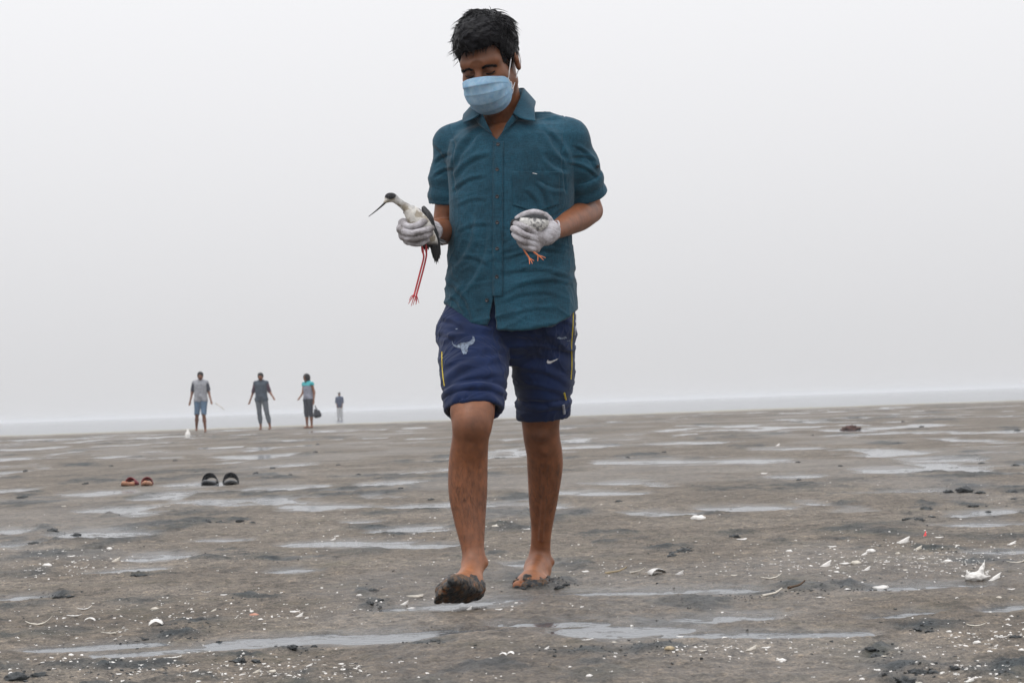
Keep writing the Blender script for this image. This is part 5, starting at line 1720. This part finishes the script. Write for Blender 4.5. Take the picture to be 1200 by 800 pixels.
r9 = np.random.default_rng(21)
def lay(name, fn, u, v, wpx, mat, label, cat, group=None, yaw=None, k=1.0, sink=0.0):
    p, px = on_mud(u, v)
    L = wpx * px * k
    V, F = fn(r9, L)
    o = mesh_obj(name, V, F, mat, smooth=True)
    o.location = p + (0, 0, -sink * L); o.rotation_euler = (0, 0, r9.uniform(-.5, .5) if yaw is None else yaw)
    tag(o, label, cat, group)
    return o

lay('great_shell', sh_great, 1145, 681, 27, SHELL, 'largest white shell lump, with an upright spike, right of the long puddle', 'shell', yaw=0.0)
lay('broken_shell', sh_spike, 1165, 679, 14, SHELL, 'thin white shell splinter beside the largest white shell lump', 'shell', yaw=.3)
lay('red_scrap', sh_spike, 1084, 628, 12, REDP, 'small bright red scrap standing up from the mud', 'scrap', yaw=1.2, k=.9)
lay('reddish_clod', sh_clod, 998, 503.5, 19, CLODR, 'lone reddish brown clump far out on the right of the flat', 'mud clod', yaw=.1, k=1.0)
lay('half_shell', sh_valve, 768, 672, 19, SHELL, 'broad white shell fan to the right of the walking man', 'shell', yaw=.5)
lay('flat_shell', sh_flake, 1033, 689.5, 27, SHELL, 'flat leaf-like white shell at the tip of a puddle on the right', 'shell', yaw=-1.2)
lay('pale_stick', sh_stick, 905, 696, 30, BONE, 'bleached stick lying across the mud, left of a brown twig', 'stick', yaw=.5)
lay('brown_twig', sh_stick, 934, 691, 26, TWIG, 'short brown twig lying beside a bleached stick', 'twig', yaw=.55)
lay('straw_stalk', sh_stick, 722, 672, 26, STRAW, 'straw-coloured stalk on the mud beside the white shell fan', 'stalk', yaw=.05)
lay('pale_stick', sh_stick, 747, 672, 18, BONE, 'short pale stick touching the broad white shell fan', 'stick', yaw=-.25)
lay('peach_shell', sh_chip, 297, 720, 12, PEACH, 'peach-orange shell chip on the left of the foreground', 'shell', yaw=.2)
lay('peach_shell', sh_chip, 784, 763, 16, STRAW, 'flat tan-orange shell flake near the bottom, right of centre', 'shell', yaw=.1, k=.8)
lay('shell_block', sh_chip, 1020, 646, 13, SHELL, 'blocky white shell piece left of the red scrap', 'shell', yaw=0)
lay('white_bottle', sh_bottle, 220, 513, 6, SHELL, 'small white upright bottle near the feet of the man in denim shorts', 'litter', yaw=.2, k=1.15)
for u, v, w, yaw, lab in ((45, 730, 32, 0.05, 'long curved white shell splinter near the left edge'), (88, 724, 22, -.4, 'hooked white shell splinter left of a small white dome shell'),
                          (99, 714.5, 18, .25, 'short white shell splinter above the hooked one at left'), (131, 743, 24, -.1, 'white shell splinter just above the long left puddle'),
                          (1143, 733, 24, -.35, 'bent white shell splinter right of the lower right puddle'), (1174, 747, 20, -.45, 'tapering white shell splinter near the right edge'),
                          (202, 770.5, 22, .3, 'white shell splinter below the long left puddle'), (1192, 659, 24, -.1, 'long white splinter reaching the right edge of the picture'),
                          (903, 677.5, 26, .08, 'straight white shell splinter above the bleached stick'), (687, 749.5, 17, .25, 'white shell splinter below the middle puddle')):
    lay('shell_splinter', sh_shard, u, v, w, BONE if w > 23 else SHELL, lab, 'shell', 'white shell splinters', yaw=yaw)
lay('dome_shell', sh_valve, 106, 727, 11, SHELL, 'small white dome shell right of the hooked splinter', 'shell')
lay('dome_shell', sh_valve, 183, 731.5, 14, SHELL, 'white dome shell above the long left puddle', 'shell')
lay('dome_shell', sh_valve, 590, 765, 8, SHELL, 'left one of two round white shells below the walking man', 'shell')
lay('dome_shell', sh_valve, 599, 766, 7, SHELL, 'right one of two round white shells below the walking man', 'shell')
SMALL = [(181, 713, 9), (242, 693.5, 13), (139, 789, 9), (226, 788, 11), (139, 714, 6), (83, 768, 8), (62, 775, 7), (51, 776, 7), (250, 716, 6), (165, 779, 7),
         (1145, 753, 11), (1198, 729, 10), (1073, 795, 14), (1135, 790, 11), (1120, 790, 8), (1197, 762, 10), (1160, 750, 7), (1165, 760, 6), (966, 662.5, 13), (990, 661, 12), (1003, 660, 14), (1028, 656, 10),
         (1039, 658, 8), (1057, 636, 14), (823, 762, 10), (915, 773, 12), (852, 758.5, 12), (898, 757, 10), (880, 761, 12), (797, 746, 9), (818, 607.5, 18), (992, 797, 14), (488, 699, 18),
         (473, 711, 9), (482, 711.5, 10), (690, 790, 10), (413, 779.5, 9), (685, 670, 12), (549, 714, 7), (585, 714, 8), (580, 616.5, 9), (610, 619.5, 7), (618, 620, 7), (1012, 650, 8),
         (1060, 668, 9), (980, 670, 8), (931, 687.5, 9), (991, 688, 10), (1075, 640, 9), (1100, 630, 9), (1110, 658, 11), (1092, 668, 9), (860, 675, 8), (795, 672, 10), (870, 632, 11), (925, 646, 9),
         (945, 640, 8), (960, 700, 7), (1015, 668, 8), (975, 640, 9), (1052, 650, 7), (1130, 668, 9), (1080, 655, 8), (1185, 640, 10), (1120, 640, 8), (55, 663, 11), (47, 668, 12), (120, 654, 9),
         (135, 657, 9), (84, 653, 8), (128, 643, 8), (196, 593, 8), (75, 593, 6), (390, 633, 7), (395, 628, 6), (421, 694, 8), (408, 702, 11), (345, 717, 13), (350, 722, 9), (262, 697, 8),
         (320, 787, 10), (326, 789, 9), (309, 778, 8), (362, 780, 7), (380, 779, 7), (400, 778, 7), (413, 777, 7), (285, 790, 7), (300, 788, 8), (245, 789, 7), (1010, 795, 8), (1180, 775, 7),
         (1035, 762, 7), (1050, 760, 6), (1100, 758, 6), (1112, 740, 7), (925, 604, 8), (895, 555, 8), (911, 522, 5), (1185, 690, 8), (1170, 700, 7), (560, 770, 7), (470, 775, 7), (640, 760, 6), (720, 752, 7)]
MARKS = [(1084, 625, 'the red scrap'), (1145, 675, 'the largest white shell lump'), (768, 669, 'the broad shell fan'), (1033, 688, 'the flat leaf-like shell'), (560, 700, "the man's muddy front foot"),
         (635, 685, "the man's rear foot"), (255, 565, 'the black sandals'), (158, 565, 'the red sandals'), (1020, 646, 'the blocky shell piece'), (45, 730, 'the long splinter at left edge'),
         (297, 719, 'the peach shell chip'), (920, 693, 'the twig and bleached stick'), (594, 766, 'the two round shells'), (784, 763, 'the tan-orange flake'), (1143, 733, 'the bent splinter at lower right'),
         (202, 770, 'the splinter below the left puddle'), (998, 503, 'the lone reddish clump'), (308, 503, 'the three figures by the shore'), (131, 743, 'the splinter above the left puddle'),
         (10, 600, 'the left edge of the picture'), (1192, 620, 'the right edge of the picture'), (20, 796, 'the lower left corner'), (1190, 796, 'the lower right corner'), (687, 749, 'the splinter below the middle puddle')]
_used = {}
def where(u, v):
    k = [(abs(u - a) + 2.5 * abs(v - b), a, b, t) for a, b, t in MARKS]; k.sort()
    for d, a, b, t in k[:1]:
        du, dv = u - a, 2.0 * (v - b)
        if abs(du) > abs(dv): return ('left of ' if du < 0 else 'right of ') + t
        return ('beyond ' if dv < 0 else 'in front of ') + t
def size_word(w, a, b): return 'tiny' if w < a else ('small' if w < b else 'larger')
for i, (u, v, w) in enumerate(SMALL):
    fn, wd = ((sh_chip, 'chip'), (sh_shard, 'sliver'), (sh_flake, 'flake'), (sh_spike, 'shard'), (sh_flake, 'flake'))[i % 5]
    lay('shell_fragment', fn, u, v, w, SHELL if i % 4 else BONE, '%s white shell %s %s' % (size_word(w, 7.5, 10.5), wd, where(u, v)), 'shell', 'small white shell fragments')
CLODS = [(1130, 575, 22), (1112, 578, 14), (1148, 578, 14), (1186, 577, 16), (1188, 584, 10), (1063, 609, 9), (1077, 609, 13), (1092, 606, 9), (1140, 594, 13), (1085, 596, 14), (1158, 600, 8), (566, 0, 0),
         (242, 611, 14), (258, 611.5, 11), (280, 612, 13), (296, 612, 9), (166, 674, 11), (158, 675, 9), (62, 622, 14), (90, 627, 12), (40, 637, 12), (26, 583, 13), (70, 700, 15), (82, 698, 11), (343, 759, 13), (368, 757, 8), (171, 751, 8), (257, 752, 7),
         (280, 774, 16), (300, 773, 12), (20, 794, 26), (45, 792, 18), (437, 692, 10), (433, 711, 12), (446, 709, 9), (803, 646, 18), (790, 648, 12), (860, 629, 13), (1027, 766, 20), (1020, 760, 12), (1075, 787, 22), (1092, 783, 16), (1060, 798, 24), (1090, 737, 14),
         (1075, 738, 12), (1120, 782, 12), (1190, 748, 14), (1178, 792, 22), (656, 686, 12), (664, 682, 9), (612, 690, 9), (787, 649, 14), (935, 542, 6), (952, 510, 4), (778, 530, 6), (735, 536, 6), (1192, 504, 8), (1080, 500, 6), (1058, 493, 5), (1150, 545, 9), (1190, 545, 10),
         (300, 555, 9), (320, 549, 8), (230, 553, 6), (340, 556, 7), (370, 530, 7), (372, 521, 6), (100, 567, 8), (30, 552, 7), (130, 546, 6), (205, 540, 6), (396, 545, 6), (420, 556, 7), (470, 571, 8), (505, 586, 8), (690, 596, 8), (725, 588, 8), (936, 563, 7), (985, 546, 6)]
for u, v, w in CLODS:
    if w: lay('mud_clod', sh_clod, u, v, w, CLOD, '%s dark mud clod %s' % (size_word(w, 8.5, 13), where(u, v)), 'mud clod', 'dark mud clods', yaw=r9.uniform(0, 6), sink=.05)

# uncountable crumbs: shell grit and mud crumbs
def crumbs(name, label, cat, mat, n, spots, lo, hi, seed, spread_all, flat):
    r = np.random.default_rng(seed)
    us, vs = [], []
    for (u, v, a, b, m) in spots:
        us.append(r.normal(u, a * .6, m)); vs.append(r.normal(v, b * .6, m))
    us.append(r.uniform(-150, 1350, spread_all)); vs.append(474 - .035 * (us[-1] - 600) + 1300 / np.exp(r.uniform(math.log(3.9), math.log(13.0), spread_all)))
    u = np.concatenate(us); v = np.concatenate(vs)
    ok = v > 500 - .035 * (u - 600); u, v = u[ok], v[ok]
    g = np.array([G(a, b, .01) for a, b in zip(u, v)])
    H, pud, dark, damp = ground(g[:, 0], g[:, 1])
    keep = (pud < .35); g = g[keep]; H = H[keep]
    N = len(g)
    s = np.exp(r.uniform(math.log(lo), math.log(hi), N))
    ring = np.linspace(0, 2 * math.pi, 6, endpoint=False)
    base = np.array([(math.cos(q), math.sin(q), -.15) for q in ring] + [(.62 * math.cos(q + .3), .62 * math.sin(q + .3), .8) for q in ring])
    fb = np.array([(i, (i + 1) % 6, 6 + (i + 1) % 6, 6 + i) for i in range(6)] + [(6, 7, 8, 9), (6, 9, 10, 11)])
    a = r.uniform(0, 6.28, N); el = r.uniform(.45, 1.0, N)
    J = 1 + .38 * r.normal(size=(N, 12, 1)).clip(-1.4, 1.4)
    B = base[None] * J * s[:, None, None] / 2
    B[:, :, 1] *= el[:, None]; B[:, :, 2] *= flat * r.uniform(.6, 1.4, (N, 1))
    c, sn = np.cos(a)[:, None], np.sin(a)[:, None]
    X = B[:, :, 0] * c - B[:, :, 1] * sn + g[:, None, 0]; Y = B[:, :, 0] * sn + B[:, :, 1] * c + g[:, None, 1]
    Z = B[:, :, 2] + H[:, None] - .0006
    V = np.stack([X, Y, Z], -1).reshape(-1, 3)
    F = (fb[None] + 12 * np.arange(N)[:, None, None]).reshape(-1, 4)
    o = mesh_obj(name, V, F, mat, smooth=False)
    tag(o, label, cat, kind='stuff')
crumbs('shell_grit', 'tiny white shell grit strewn over the near mud', 'shell grit', SHELL, 0,
       [(100, 655, 112, 18, 291), (60, 665, 50, 10, 100), (1050, 650, 137, 23, 471), (940, 665, 100, 13, 179), (1150, 750, 62, 18, 145), (180, 780, 212, 15, 291), (330, 785, 100, 13, 134), (120, 735, 100, 20, 145),
        (440, 622, 75, 13, 100), (600, 618, 62, 7, 56), (860, 760, 150, 15, 145), (1120, 655, 87, 18, 224), (330, 715, 112, 13, 134), (540, 690, 125, 26, 78), (700, 668, 75, 10, 67), (1130, 790, 87, 10, 100), (230, 715, 75, 15, 89)],
       .0024, .0125, 3, 1300, .42)
crumbs('mud_crumbs', 'small dark crumbs of churned mud scattered over the flat', 'mud crumbs', CLOD, 0,
       [(u, v, w * .9, h * 1.0, int(12 + w * 1.0)) for u, v, w, h in DARK], .003, .012, 4, 900, .5)

# tell look-alikes with one label apart by their order from the left
def order_labels():
    sets = {}
    for o in SC.objects:
        if o.parent is None and 'label' in o: sets.setdefault(o['label'], []).append(o)
    words = ['first', 'second', 'third', 'fourth', 'fifth', 'sixth', 'seventh', 'eighth']
    for lab, l in sets.items():
        if len(l) < 2: continue
        l.sort(key=lambda o: PROJ(np.array(o.location))[0])
        for i, o in enumerate(l):
            o['label'] = lab + (', ' + ('the left one', 'the right one')[i] if len(l) == 2 else ', %s from the left' % words[min(i, 7)])
order_labels()
